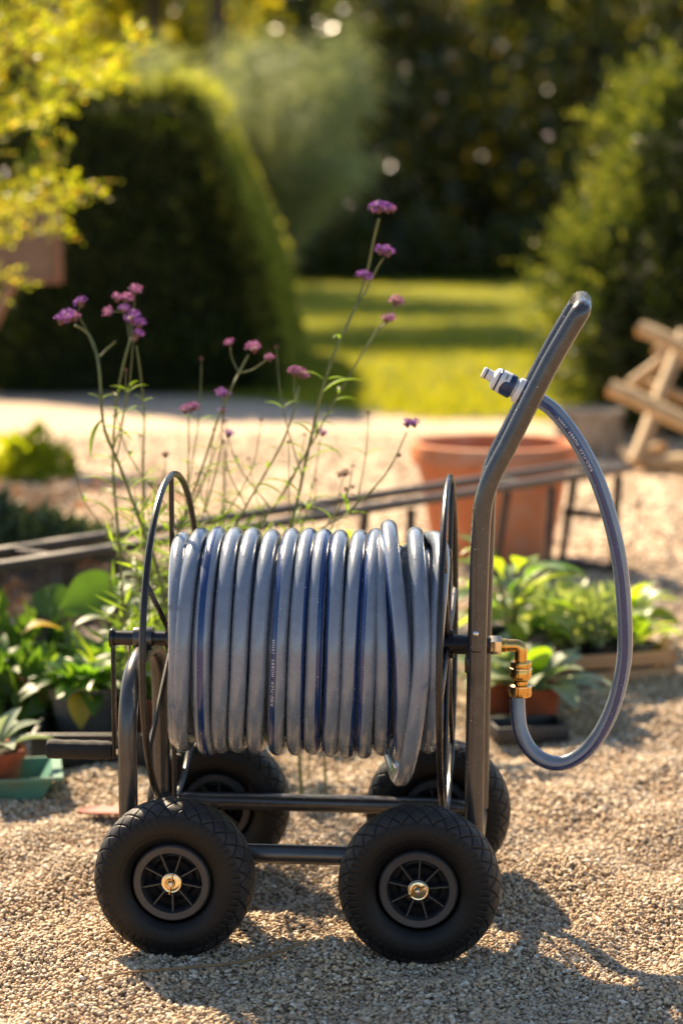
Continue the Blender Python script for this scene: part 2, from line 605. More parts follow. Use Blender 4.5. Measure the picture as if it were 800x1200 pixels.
def leaf_mesh(key, L, Wd, mat, curl=.25, fold=.15, shape=.5, petiole=.15, wave=0.0, n=9):
    """one broad leaf with midrib, lying along +x, base at the origin, drooping by curl"""
    if key in _leaf_cache:
        return _leaf_cache[key]
    vs, fs = [], []
    for i in range(n + 1):
        t = i / n
        x = L * (t - .0 * t)
        if t < petiole:
            w = Wd * .05
        else:
            u = (t - petiole) / (1 - petiole)
            w = Wd * .5 * (math.sin(PI * u ** (shape + .35)) ** .8 if 0 < u < 1 else 0.02) + .0008
        z = L * (.18 * math.sin(t * PI * .6) - curl * t * t)
        for j, k in enumerate((-1, -.5, 0, .5, 1)):
            zz = z + abs(k) * w * fold * 2 + wave * w * math.sin(t * 17 + k * 2) * abs(k)
            vs.append((x, k * w, zz))
        if i:
            a = (i - 1) * 5
            for j in range(4):
                fs.append((a + j, a + j + 1, a + 6 + j, a + 5 + j))
    me = bpy.data.meshes.new(key)
    me.from_pydata(vs, [], fs)
    me.polygons.foreach_set('use_smooth', [True] * len(me.polygons))
    me.materials.append(mat)
    _leaf_cache[key] = me
    return me


def put_leaf(parent, me, loc, az, tilt, sc=1.0, roll=0.0, name='leaf'):
    o = bpy.data.objects.new(name, me)
    COL.objects.link(o)
    o.parent = parent
    o.location = loc
    o.rotation_euler = Euler((roll, -tilt, az), 'XYZ')
    o.scale = (sc, sc, sc)
    return o


# ================================================================== THE GROUND
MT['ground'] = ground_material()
MT['pebble'] = pebble_material()
MT['lawn'] = lawn_material()
MT['bed'] = bed_material()


def gh(x, y):
    """height of the trodden gravel: slight hummocks near the cart, flat beyond"""
    x = np.asarray(x, float); y = np.asarray(y, float)
    fade = np.clip((12.0 - y) / 5.0, 0, 1) * np.clip((y - .5) / 1.5, 0, 1) * np.clip((5 - np.abs(x)) / 2, 0, 1)
    h = .006 * np.sin(x * 7.1 + 1.2 * np.sin(y * 3.1)) * np.cos(y * 6.3 + .7) + .0045 * np.sin(x * 15.3 + y * 11.7 + .4) + .004 * np.cos(x * 22 - y * 17.0)
    h = 1.7 * h - .003
    # each wheel has settled the stones under it
    for wx, wy in ((-.27, 3.415), (.125, 3.377), (-.225, 3.853), (.17, 3.815)):
        d2 = (x - wx) ** 2 + (y - wy) ** 2
        h = h + (.003 - h) * np.exp(-d2 / .10 ** 2) + .010 * np.exp(-((np.sqrt(d2) - .14) / .04) ** 2)
    return fade * h


def axis(fine0, fine1, step, far0, far1):
    a = list(np.arange(fine0, fine1 + 1e-6, step))
    s = step
    x = fine1
    while x < far1:
        s *= 1.35
        x += s
        a.append(min(x, far1))
    s = step
    x = fine0
    while x > far0:
        s *= 1.35
        x -= s
        a.insert(0, max(x, far0))
    return np.array(a)


gx = axis(-1.6, 1.6, .04, -420, 420)
gy = axis(2.0, 8.0, .04, -60, 640)
XX, YY = np.meshgrid(gx, gy)
ZZ = gh(XX, YY)
nx, ny = len(gx), len(gy)
gm = bpy.data.meshes.new('ground')
idx = np.arange(nx * ny).reshape(ny, nx)
gf = np.stack([idx[:-1, :-1], idx[:-1, 1:], idx[1:, 1:], idx[1:, :-1]], -1).reshape(-1, 4)
gm.from_pydata(np.stack([XX, YY, ZZ], -1).reshape(-1, 3).tolist(), [], gf.tolist())
gm.polygons.foreach_set('use_smooth', [True] * len(gm.polygons))
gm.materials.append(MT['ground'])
tag(link('ground', gm), kind='structure')

# lawn: a sheet with a loose edge beyond the gravel
edge = [(-30, 15.2), (-8, 15.0), (-4, 15.0), (-1.4, 14.2), (-.35, 13.3), (.05, 12.75), (.5, 12.4), (1.0, 12.3), (1.6, 12.35), (2.2, 12.2), (4, 12.2), (9, 12.1), (30, 12.5)]
ep = smooth_path([(a, b, 0) for a, b in edge], 10)
vs = []
for i, p in enumerate(ep):
    vs.append((p.x, p.y + .05 * math.sin(i * 1.7) + .03 * math.sin(i * 4.1), .004))
nE = len(vs)
for d in (.25, 1.5, 6, 20, 60, 160):
    vs += [(p.x * (1 + d * .01), p.y + d, .012 if d > .2 else .004) for p in ep]
fs = []
for r_ in range(6):
    for i in range(nE - 1):
        fs.append((r_ * nE + i, r_ * nE + i + 1, (r_ + 1) * nE + i + 1, (r_ + 1) * nE + i))
lm = bpy.data.meshes.new('lawn')
lm.from_pydata(vs, [], fs)
lm.materials.append(MT['lawn'])
tag(link('lawn', lm), kind='structure')

# grass blades on the lawn
n = 70000
u = rng.random(n)
gyv = 12.1 + 25 * u ** 1.6
gxv = -1.6 + rng.random(n) * (.9 + .22 * gyv) * 1.25
edge_y = np.interp(gxv, [p.x for p in ep], [p.y for p in ep])
k = gyv > edge_y - .25 + .5 * rng.random(n) ** .7 + .12 * np.sin(gxv * 9)
gxv, gyv = gxv[k], gyv[k]
n = len(gxv)
P = np.stack([gxv, gyv, np.full(n, .002)], 1)
D = np.stack([rng.normal(0, .35, n), rng.normal(0, .35, n), np.ones(n)], 1)
ln = rng.uniform(.03, .075, n)
me = quad_mesh('grass', leaves(P, D, ln, rng.uniform(.006, .016, n)), MT['grass'])
tag(link('grass', me), 'short sunlit lawn grass beyond the gravel', kind='stuff')

# planting bed: a low soil mound at the left
bx = np.linspace(-3.6, -.35, 50)
by = np.linspace(5.9, 9.6, 50)
BX, BY = np.meshgrid(bx, by)
d = np.minimum.reduce([np.ones_like(BX), (-.45 - BX - .25 * np.sin(BY * 1.7) - .20 * (BY - 6)) / .5 + .5, (BY - 5.95) / .4, (9.45 + .15 * np.sin(BX * 3) - BY) / .6, (BX + 3.6) / .4])
BZ = -.03 + .075 * np.clip(d, -.4, 1) + .012 * np.sin(BX * 9) * np.cos(BY * 8)
bm_ = MB()
bm_.add(np.stack([BX, BY, BZ], -1).reshape(-1, 3), [(j * 50 + i, j * 50 + i + 1, (j + 1) * 50 + i + 1, (j + 1) * 50 + i) for j in range(49) for i in range(49)])
tag(bm_.build('soil_bed', MT['bed']), kind='structure')


# pebbles: real stones lying on the near gravel, drawn many times from six shapes
def pebble_shape(seed):
    bm = bmesh.new()
    bmesh.ops.create_icosphere(bm, subdivisions=2, radius=.5)
    r_ = random.Random(seed)
    dirs = [Vector((r_.gauss(0, 1), r_.gauss(0, 1), r_.gauss(0, 1))).normalized() for _ in range(7)]
    for v in bm.verts:
        d_ = v.co.normalized()
        s_ = 1.0
        for q in dirs:
            t = d_.dot(q)
            if t > .55:
                s_ = min(s_, .55 / t * 1.25)
        v.co = d_ * .5 * s_
    sx, sy, sz = r_.uniform(.9, 1.25), r_.uniform(.7, .95), r_.uniform(.45, .7)
    bmesh.ops.scale(bm, vec=(sx, sy, sz), verts=bm.verts)
    me_ = bpy.data.meshes.new('pebble')
    bm.to_mesh(me_)
    bm.free()
    me_.polygons.foreach_set('use_smooth', [True] * len(me_.polygons))
    me_.materials.append(MT['pebble'])
    return me_


pebcol = bpy.data.collections.new('pebble_shapes')
for i in range(6):
    pebcol.objects.link(bpy.data.objects.new('pebble_shape', pebble_shape(i)))


def scatter(Y0, Y1, n, d0, d1, zj):
    y = Y0 + (Y1 - Y0) * rng.random(n)
    half = .178 * y + .25
    x = (rng.random(n) * 2 - 1) * half
    return np.stack([x, y, gh(x, y) + zj * rng.random(n)], 1), rng.uniform(d0, d1, n) * np.where(rng.random(n) < .08, 1.45, 1)


chunks = [scatter(2.75, 4.2, 98000, .0045, .0096, .006), scatter(4.2, 5.6, 60000, .006, .012, .006), scatter(5.6, 7.4, 27000, .012, .02, .009), scatter(7.4, 11.5, 9000, .014, .026, .008)]
PP = np.concatenate([c[0] for c in chunks])
SS = np.concatenate([c[1] for c in chunks])
np_ = len(PP)
pm = bpy.data.meshes.new('gravel_pebbles')
pm.vertices.add(np_)
pm.vertices.foreach_set('co', PP.astype(np.float32).ravel())


def attr(me_, name, typ, data):
    a = me_.attributes.new(name, typ, 'POINT')
    key = 'vector' if typ == 'FLOAT_VECTOR' else 'value'
    a.data.foreach_set(key, np.ascontiguousarray(data).ravel())


rot = np.stack([rng.normal(0, .45, np_), rng.normal(0, .45, np_), rng.random(np_) * 6.283], 1).astype(np.float32)
attr(pm, 'rot', 'FLOAT_VECTOR', rot)
attr(pm, 'scl', 'FLOAT_VECTOR', (SS[:, None] * rng.uniform(.85, 1.2, (np_, 3))).astype(np.float32))
attr(pm, 'tone', 'FLOAT', rng.random(np_).astype(np.float32))
attr(pm, 'pick', 'INT', rng.integers(0, 6, np_).astype(np.int32))
po = link('gravel_pebbles', pm)
tag(po, 'loose buff and grey gravel stones under the hose cart', kind='stuff')
ng = bpy.data.node_groups.new('lay_pebbles', 'GeometryNodeTree')
ng.interface.new_socket('Geometry', in_out='INPUT', socket_type='NodeSocketGeometry')
ng.interface.new_socket('Geometry', in_out='OUTPUT', socket_type='NodeSocketGeometry')
gi, go = ng.nodes.new('NodeGroupInput'), ng.nodes.new('NodeGroupOutput')
iop = ng.nodes.new('GeometryNodeInstanceOnPoints')
ci = ng.nodes.new('GeometryNodeCollectionInfo')
ci.inputs[0].default_value = pebcol
ci.inputs[1].default_value = True
ci.inputs[2].default_value = True


def named(nm, typ):
    q = ng.nodes.new('GeometryNodeInputNamedAttribute')
    q.data_type = typ
    q.inputs[0].default_value = nm
    return q.outputs[0]


e2r = ng.nodes.new('FunctionNodeEulerToRotation')
ng.links.new(named('rot', 'FLOAT_VECTOR'), e2r.inputs[0])
ng.links.new(gi.outputs[0], iop.inputs['Points'])
ng.links.new(ci.outputs[0], iop.inputs['Instance'])
iop.inputs['Pick Instance'].default_value = True
ng.links.new(named('pick', 'INT'), iop.inputs['Instance Index'])
ng.links.new(e2r.outputs[0], iop.inputs['Rotation'])
ng.links.new(named('scl', 'FLOAT_VECTOR'), iop.inputs['Scale'])
ng.links.new(iop.outputs[0], go.inputs[0])
po.modifiers.new('lay', 'NODES').node_group = ng


# ================================================================== HEDGES, SHRUBS AND TREES
def hull_points(n, rows, cx, cy, rect=.35, lump=.012):
    """points on a hull of superelliptic plan: rows = (z, half_x, half_y, off_x); returns points and outward normals"""
    z = np.array([r_[0] for r_ in rows]); hx = np.array([r_[1] for r_ in rows]); hy = np.array([r_[2] for r_ in rows]); ox = np.array([r_[3] for r_ in rows])
    per = (hx + hy) + .15
    seg = np.diff(z) + np.abs(np.diff(hx)) * .7
    wts = np.concatenate([[0], np.cumsum(seg * (per[1:] + per[:-1]) / 2)])
    q = rng.random(n) * wts[-1]
    zz = np.interp(q, wts, z)
    a = rng.random(n) * 2 * PI
    ca, sa = np.cos(a), np.sin(a)
    X = np.sign(ca) * np.abs(ca) ** rect; Y_ = np.sign(sa) * np.abs(sa) ** rect
    HX, HY, OX = np.interp(zz, z, hx), np.interp(zz, z, hy), np.interp(zz, z, ox)
    if rect < .3:                       # clipped to flat sides: spread evenly along each side
        fr = rng.random(n) < HX / (HX + HY)
        w1, w2, sg = rng.uniform(-1, 1, n), 1 - .05 * rng.random(n) ** 2, np.where(rng.random(n) < .5, -1, 1)
        X = np.where(fr, w1, sg * w2)
        Y_ = np.where(fr, sg * w2, w1)
        a = np.arctan2(Y_, X)
    lm_ = 1 + lump * (np.sin(5 * a + zz * 4.1) + .7 * np.sin(9 * a - zz * 7.3 + 1) + .6 * np.sin(zz * 13 + 2 * a))
    P = np.stack([cx + OX + X * HX * lm_, cy + Y_ * HY * lm_, zz + lump * .8 * np.sin(X * 7 + Y_ * 5)], 1)
    slope = np.interp(zz, (z[1:] + z[:-1]) / 2, -np.diff(hx) / np.maximum(np.diff(z), .02))
    Nn = unit(np.stack([X ** (9 if rect < .3 else 3) * HY, Y_ ** (9 if rect < .3 else 3) * HX, np.clip(slope, -.3, 3) * .7 * (HX + HY) / 2 + .15], 1))
    return P, Nn


def hull_core(name, rows, cx, cy, shrink, mat, parent, rect=.35, lump=.03):  # closed dark body added inside the foliage to stop light passing through
    b = MB()
    seg = 40
    vs = []
    for (z, hx, hy, ox) in rows:
        for k_ in range(seg):
            a = 2 * PI * k_ / seg
            ca, sa = math.cos(a), math.sin(a)
            X = math.copysign(abs(ca) ** rect, ca); Y_ = math.copysign(abs(sa) ** rect, sa)
            l = lump * math.sin(k_ * 3.3 + z * 9)
            vs.append((cx + ox + X * max(hx - shrink + l, .02), cy + Y_ * max(hy - shrink + l, .02), max(z - shrink * (z > .3), 0)))
    fs = []
    for i in range(len(rows) - 1):
        for k_ in range(seg):
            l = (k_ + 1) % seg
            fs.append((i * seg + k_, i * seg + l, (i + 1) * seg + l, (i + 1) * seg + k_))
    fs.append(tuple((len(rows) - 1) * seg + k_ for k_ in range(seg)))
    b.add(vs, fs)
    return b.build(name, mat, parent)


def spray_quads(P, D, length, nleaf, lw, ll):
    """feathery sprays: leaflets set in two ranks along each twig"""
    out = []
    n = len(P)
    D = unit(D)
    S = unit(np.cross(D, rng.normal(size=(n, 3))))
    Lh = np.broadcast_to(np.asarray(length, float), (n,))
    droop = np.array([0, 0, -1.0])
    for i in range(nleaf):
        t = (i + .5) / nleaf
        base = P + D * (Lh * t)[:, None] + droop * (Lh * t * t * .25)[:, None]
        sd = S * (1 if i % 2 else -1) * (1 - .35 * t) + D * (.75 + .4 * t) + rng.normal(0, .18, (n, 3))
        out.append(leaves(base, sd, ll * (1.15 - .5 * t) * rng.uniform(.8, 1.2, n), lw * rng.uniform(.8, 1.2, n)))
    return np.concatenate(out)


# clipped yew at the left: a broad cone with a flat shoulder
root = empty('clipped_yew', (-1.09, 15.95, 0))
tag(root, 'big dark cone of clipped yew standing behind the flowers', 'hedge')
rowsL = [(0, 1.02, 2.05, -.30), (.25, 1.01, 2.05, -.29), (.7, .89, 1.95, -.26), (1.3, .66, 1.85, -.26), (1.75, .50, 1.78, -.29), (1.92, .43, 1.74, -.31), (1.98, .37, 1.66, -.31)]
hull_core('trunk', rowsL, 0, 0, .12, MT['yew_core'], root, .2)  # no real trunk: unseen core added to block light
P, Nn = hull_points(30000, rowsL, 0, 0, .2)
D = Nn * .8 + np.array([0, 0, .55]) + rng.normal(0, .45, P.shape)
P = P - Nn * rng.uniform(.02, .11, len(P))[:, None]
Q = [leaves(P, D + rng.normal(0, .35, P.shape), rng.uniform(.06, .13, len(P)), rng.uniform(.014, .026, len(P))) for _ in range(2)]
link('foliage', quad_mesh('yew_foliage', np.concatenate(Q), MT['yew']), root)
P, Nn = hull_points(18000, rowsL, 0, 0, .2)
kk = ((Nn[:, 0] > .35)) | (P[:, 2] > 1.86) | (rng.random(len(P)) < .02)  # mostly right side and top, where the sunlit rim is painted
P, Nn = P[kk], Nn[kk]
D = Nn + np.array([.1, 0, .8]) + rng.normal(0, .3, P.shape)
link('sunlit_sprays', quad_mesh('yew_sunlit_sprays', spray_quads(P - Nn * .06, D, rng.uniform(.08, .19, len(P)) * np.where(P[:, 2] > 1.86, 1.5, 1), 10, .014, .048), MT['yew_lit_tip']), root)

# looser yew at the right
root = empty('untrimmed_yew', (2.60, 12.1, 0))
tag(root, 'tall shaggy yew with ragged side shoots behind the wooden trestle', 'hedge')
rowsR = [(0, 1.30, .85, .04), (.35, 1.34, .9, .03), (.75, 1.40, .92, .03), (1.0, 1.36, .9, .04), (1.15, 1.24, .86, .10), (1.55, 1.17, .78, .14), (1.75, 1.14, .7, .16), (1.83, 1.0, .55, .2)]
hull_core('trunk', rowsR, 0, 0, .24, MT['yew_core'], root, .2, lump=.04)  # unseen light-blocking core again, in place of a trunk
P, Nn = hull_points(17000, rowsR, 0, 0, .2, lump=.045)
D = Nn * .8 + np.array([0, 0, .5]) + rng.normal(0, .5, P.shape)
P = P - Nn * rng.uniform(.0, .14, len(P))[:, None]
Q = [leaves(P, D + rng.normal(0, .35, P.shape), rng.uniform(.06, .12, len(P)), rng.uniform(.015, .028, len(P))) for _ in range(2)]
link('foliage', quad_mesh('yew_foliage', np.concatenate(Q), MT['yew']), root)
P, Nn = hull_points(4200, rowsR, 0, 0, .2, lump=.045)
kk = ((Nn[:, 0] < -.35) & (rng.random(len(P)) < .4)) | (P[:, 2] > 1.74) | (rng.random(len(P)) < .05)  # mostly left side and top, where sunlight is painted into the sprays
P, Nn = P[kk], Nn[kk]
D = Nn * 1.1 + np.array([-.1, 0, .75]) + rng.normal(0, .35, P.shape)
link('sunlit_sprays', quad_mesh('yew_sunlit_sprays', spray_quads(P - Nn * .05, D, rng.uniform(.12, .40, len(P)), 12, .016, .06), MT['yew_lit_tip_dark']), root)


def branchy_tree(name, loc, h, trunk_r, crown_z0, crown_r, nl, leaf, mats, seed, clumps=26, lean=0.0):
    rr = random.Random(seed)
    g = np.random.default_rng(seed)
    root_ = empty(name, loc)
    tp = [Vector((lean * t * t + .06 * math.sin(t * 5 + seed), .05 * math.cos(t * 4 + seed), h * .93 * t)) for t in np.linspace(0, 1, 9)]
    b = MB()
    b.tube(smooth_path(tp, 3), [max(.02, trunk_r * (1.25 - t) * (1 + .5 * math.exp(-t * 14))) for t in np.linspace(0, 1, 25)], 10)
    b.build('trunk', MT['bark'], root_)
    lb = MB()
    cents = []
    for i in range(clumps):
        t = (crown_z0 + (h - crown_z0) * (i + .5) / clumps) / h
        base = tp[0].lerp(tp[-1], 0)
        base = Vector((lean * t * t, 0, h * .9 * t * .93))
        a = i * 2.4 + rr.uniform(-.4, .4)
        prof = math.sin(PI * min(1, max(.12, ((h * t - crown_z0) / (h - crown_z0)) * .82 + .16)))
        rr_ = crown_r * prof * rr.uniform(.55, 1.05)
        tip = base + Vector((math.cos(a) * rr_, math.sin(a) * rr_, rr.uniform(.1, .5) * crown_r * .4))
        if rr_ > .3:
            mid = base.lerp(tip, .5) + Vector((0, 0, .12 * rr_))
            lb.tube([base, mid, tip], [trunk_r * .3 * (1.2 - t), trunk_r * .2 * (1.2 - t), .012], 5)
        cents.append((tip, crown_r * rr.uniform(.28, .42)))
        cents.append((base.lerp(tip, .55), crown_r * rr.uniform(.22, .34)))
    lb.build('limbs', MT['bark'], root_)
    for mi, (mat, share) in enumerate(mats):
        m = int(nl * share)
        ci_ = g.integers(0, len(cents), m)
        C = np.array([list(c[0]) for c in cents])[ci_]
        rad = np.array([c[1] for c in cents])[ci_]
        dv = unit(g.normal(size=(m, 3))) * (g.random(m) ** .45)[:, None] * rad[:, None] * np.array([1, 1, .75])
        P_ = C + dv
        D_ = unit(dv + 1e-6) + g.normal(0, .8, (m, 3)) + np.array([0, 0, -.25])
        link('crown', quad_mesh('crown', leaves(P_, D_, g.uniform(.7, 1.3, m) * leaf, g.uniform(.7, 1.3, m) * leaf * .55), mat), root_)
    return root_


def copy_tree(o, loc, rz, sc, label=None, group=None):
    c = o.copy()
    COL.objects.link(c)
    c.location = loc
    c.rotation_euler = (0, 0, rz)
    c.scale = sc
    if label: c['label'] = label
    if group: c['group'] = group
    for ch in [x for x in o.children]:
        q = ch.copy()
        COL.objects.link(q)
        q.parent = c
    return c


GRP = 'dark trees of the blurred wood beyond the lawn'
LBL = 'dark leafy tree of the blurred wood beyond the lawn'
kinds = []
for i, (cz, cr, nl, mats) in enumerate([(.6, 2.3, 9000, [(MT['forest'], 1)]), (.5, 2.1, 8000, [(MT['forest'], .8), (MT['forest_gold'], .2)]), (.9, 2.5, 9000, [(MT['forest'], .93), (MT['forest_gold'], .07)])]):
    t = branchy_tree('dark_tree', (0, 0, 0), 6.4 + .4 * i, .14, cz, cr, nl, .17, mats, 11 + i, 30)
    tag(t, LBL, 'tree', GRP)
    kinds.append(t)
spots = [(-6.4, 39), (-4.4, 37.5), (-2.6, 40), (-.9, 38.2), (.8, 37.2), (2.5, 38.6), (4.1, 37.0), (5.7, 38.8), (7.4, 38), (-5.4, 43), (-1.9, 43.5), (1.7, 42.5), (3.4, 43), (6.6, 42.6)]
for i, (x, y) in enumerate(spots):
    s_ = random.uniform(.9, 1.06)
    if i < 3:
        kinds[i].location = (x, y, 0)
        kinds[i].rotation_euler = (0, 0, i * 1.1)
    else:
        copy_tree(kinds[(i * 2 + 1) % 3], (x, y, 0), random.uniform(0, 6.28), (s_, s_, s_))

# golden tree of the wood, top left, and two tall trees whose crowns are above the frame
t = branchy_tree('turning_tree', (-2.9, 33.5, 0), 6.2, .13, 2.2, 1.7, 7000, .16, [(MT['forest_gold'], .8), (MT['forest'], .2)], 31, 24)
tag(t, 'yellow turning tree above the clipped yew cone', 'tree')
t = branchy_tree('tall_tree', (-1.35, 25.2, 0), 7.6, .11, 4.6, 1.7, 7000, .14, [(MT['forest'], .7), (MT['forest_gold'], .3)], 41, 22)
tag(t, 'tall bare trunk rising behind the clipped yew cone', 'tree')
t = branchy_tree('tall_tree', (-2.7, 31.5, 0), 8.4, .14, 5.0, 2.4, 9000, .15, [(MT['forest'], .8), (MT['forest_gold'], .2)], 43, 24)
tag(t, 'tall tree casting the shade on the left of the lawn', 'tree')

# the wood behind: one mass
n = 42000
P = np.stack([rng.uniform(-16, 16, n), rng.uniform(50, 56, n), 13 * rng.random(n) ** .9], 1)
P[:, 1] += 1.2 * np.sin(P[:, 0] * 1.3) + np.sin(P[:, 2] * 1.1)
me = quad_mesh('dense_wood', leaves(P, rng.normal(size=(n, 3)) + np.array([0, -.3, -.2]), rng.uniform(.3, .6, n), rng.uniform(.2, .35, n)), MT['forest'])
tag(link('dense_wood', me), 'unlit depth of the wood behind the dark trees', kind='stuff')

# shrubs along the far edge of the lawn
SHG = 'low dark shrubs along the far edge of the lawn'
n = 4200
dv = unit(rng.normal(size=(n, 3))) * (rng.random(n) ** .4)[:, None]
dv[:, 2] = np.abs(dv[:, 2])
P = dv * np.array([.95, .8, 1.15])
shrub_me = quad_mesh('foliage', leaves(P, dv + rng.normal(0, .6, (n, 3)), rng.uniform(.08, .16, n), rng.uniform(.04, .08, n)), MT['forest'])
b = MB()
for i in range(7):
    a = i * .9
    b.tube([(0, 0, 0), (.3 * math.cos(a), .3 * math.sin(a), .5), (.6 * math.cos(a), .55 * math.sin(a), .95)], [.025, .018, .008], 5)
shrub_st = b.mesh('stems', MT['bark'])
for i in range(9):
    r_ = empty('low_shrub', (-3.6 + i * 1.25 + random.uniform(-.2, .2), 35.2 + random.uniform(-.5, .8), 0), random.uniform(0, 6))
    s_ = random.uniform(.8, 1.1)
    r_.scale = (s_, s_, s_ * random.uniform(.8, 1.2))
    tag(r_, 'low dark shrub at the far edge of the lawn', 'shrub', SHG)
    link('foliage', shrub_me, r_)
    link('stems', shrub_st, r_)

# feathery grey-green shrub right behind the yew cone
root = empty('feathery_shrub', (-.60, 20.6, 0))
tag(root, 'soft grey green feathery shrub rising behind the clipped yew', 'shrub')
b = MB()
for i in range(9):
    a = i * .7
    b.tube(smooth_path([(0, 0, 0), (.15 * math.cos(a), .15 * math.sin(a), .9), (.4 * math.cos(a), .38 * math.sin(a), 1.9)], 4), [.02] * 5 + [.012] * 4, 5)
b.build('stems', MT['bark'], root)
FP, FD = [], []
rr = random.Random(3)
for k_ in range(46):
    az_ = rr.uniform(-2.0, 2.0) if k_ % 3 else rr.uniform(0, 6.28)
    rch, top_ = rr.uniform(.35, 1.15), rr.uniform(1.5, 2.75)
    m = 620
    t = rng.random(m) ** .7
    x = np.cos(az_) * rch * t ** 1.5
    y = np.sin(az_) * rch * t ** 1.5
    z = .15 + top_ * (1.25 * t - .30 * t ** 3)
    FP.append(np.stack([x - .18, y, z], 1) + rng.normal(0, .085, (m, 3)) * (.5 + t)[:, None])
    FD.append(np.stack([np.cos(az_) * (.4 + t), np.sin(az_) * (.4 + t), 1.1 - 1.9 * t], 1) + rng.normal(0, .35, (m, 3)))
P, D = np.concatenate(FP), np.concatenate(FD)
n = len(P)
link('foliage', quad_mesh('feather', leaves(P, D, rng.uniform(.14, .34, n), rng.uniform(.008, .016, n)), MT['feather']), root)

# golden shrub leaning in at the top left
root = empty('golden_shrub', (-1.92, 8.3, 0))
tag(root, 'bright yellow green backlit shrub leaning in at the upper left', 'shrub')
b = MB()
QB = []
rr = random.Random(5)
tips = []
for i in range(96):
    a = rr.uniform(0, 6.28)
    tz = rr.uniform(1.15, 3.7)
    if i < 46:
        a = rr.uniform(-1.1, .5)
        tz = rr.uniform(1.2, 2.5)
    reach = rr.uniform(.5, 1.28) * (1.0 if tz > 1.25 else .8)
    if tz < 1.35:
        reach *= .9
    tip = Vector((math.cos(a) * reach, math.sin(a) * reach, tz))
    p0 = Vector((rr.uniform(-.12, .12), rr.uniform(-.12, .12), 0))
    mid = Vector((math.cos(a) * reach * .35, math.sin(a) * reach * .35, tz * .72))
    tips.append((p0, mid, tip))
# the low sprig that reaches into the picture
tips.append((Vector((0, 0, 0)), Vector((.3, -.1, .85)), Vector((.86, -.22, 1.13))))
tips.append((Vector((0, 0, 0)), Vector((.3, -.15, 1.0)), Vector((.80, -.3, 1.30))))
tips.append((Vector((0, 0, 0)), Vector((.2, -.1, .8)), Vector((.66, -.2, .93))))
for (p0, mid, tip) in tips:
    path = smooth_path([p0, mid, tip], 8)
    b.tube(path, [.010 - .008 * i / 16 for i in range(17)], 5)
    for j in range(4, 17):
        for s_ in range(3):
            q = path[j]
            d0 = (path[min(j + 1, 16)] - path[j - 1]).normalized()
            dd = (d0 + Vector((rr.gauss(0, .7), rr.gauss(0, .7), rr.gauss(0, .6)))).normalized()
            QB.append((tuple(q), tuple(dd)))
b.build('stems', MT['bark'], root)
P = np.array([q[0] for q in QB]); D = np.array([q[1] for q in QB])
link('foliage', quad_mesh('gold_leaves', spray_quads(P, D, rng.uniform(.06, .17, len(P)), 9, .014, .027), MT['gold']), root)


# ================================================================== THE HOSE CART
cart = empty('hose_reel_cart', CO, -PSI)
tag(cart, 'dark metal hose reel cart on four black pneumatic wheels', 'cart')
ZA = .475                       # axle height
TR = .0158                      # tube radius


def rounded(corners, rad, closed=False, n=7):
    """polyline with its corners rounded off"""
    P_ = [Vector(c) for c in corners]
    out = []
    m = len(P_)
    for i in range(m):
        if not closed and i in (0, m - 1):
            out.append(P_[i]); continue
        a, p, c = P_[i - 1], P_[i], P_[(i + 1) % m]
        r1 = min(rad, (a - p).length * .49, (c - p).length * .49)
        s_, e_ = p + (a - p).normalized() * r1, p + (c - p).normalized() * r1
        for k_ in range(n + 1):
            t_ = k_ / n
            out.append(s_.lerp(p, t_).lerp(p.lerp(e_, t_), t_))
    return out


XL, XR = -.2865, .279
# base: a rounded rectangle of tube
MB().tube(rounded([(XL + .005, -.155, .151), (XR, -.155, .151), (XR, .155, .151), (XL + .005, .155, .151)], .05, True), TR, 20, True).build('base_frame', MT['tube'], cart)
# arched support at the left
b = MB()
b.tube(rounded([(XL, -.155, .150), (XL, -.155, .452), (XL, .155, .452), (XL, .155, .150)], .13, False, 12), TR, 20)
b.build('arched_support', MT['tube'], cart)
# tall handle at the right
hp = [(554.5, 985), (556.5, 860), (559, 740), (561.5, 660), (563.5, 612), (567.5, 583), (577, 556), (596, 520), (620, 472), (645, 424), (664, 391), (678, 368)]
pts = [LC(a_, c_, -.16) for a_, c_ in hp]
pts[0].z = .150
near = smooth_path(pts, 5)
top = near[-1]
up = (near[-1] - near[-9]).normalized()
path = near[:-1]
arc = []
for k_ in range(0, 19):
    a_ = k_ / 18 * PI
    arc.append(Vector((0, -.16 * math.cos(a_), 0)) + Vector((top.x, 0, top.z)) + up * .014 * math.sin(a_) ** .6)
path += arc
path += [Vector((p.x, -p.y, p.z)) for p in reversed(near[:-1])]
b = MB().tube(path, TR * .97, 20)
b.build('handle_frame', MT['tube'], cart)
# axle, bushes and collars
MRX = Matrix.Rotation(PI / 2, 4, 'Y')


def along_x(x, y, z):
    return Matrix.Translation((x, y, z)) @ MRX


b = MB()
b.tube([(-.338, 0, ZA), (XR - .02, 0, ZA)], .0125, 20)
b.build('reel_axle', MT['tube_dark'], cart)
b = MB()
b.lathe([(.0128, -.016), (.019, -.016), (.0195, -.014), (.0195, .014), (.019, .016), (.0128, .016)], 28, along_x(XL, 0, ZA))
b.build('collar', MT['tube'], cart)
b = MB()
b.box((XL, 0, .4605), (.018, .024, .012), bev=.003)
b.lathe([(.0, -.006), (.009, -.006), (.009, .004), (.0, .004)], 12, Matrix.Translation((XL + .004, -.012, .4505)))
b.build('collar_bracket', MT['tube_dark'], cart)
b = MB()
b.lathe([(0, 0), (.0035, 0), (.004, -.006), (.002, -.011), (0, -.012)], 12, Matrix.Translation((-.313, 0, ZA - .0125)))
b.build('grease_bolt', MT['zinc'], cart)
b = MB()
b.lathe([(.0, -.02), (.0165, -.02), (.0165, .032), (.0, .032)], 24, along_x(.252, 0, ZA))
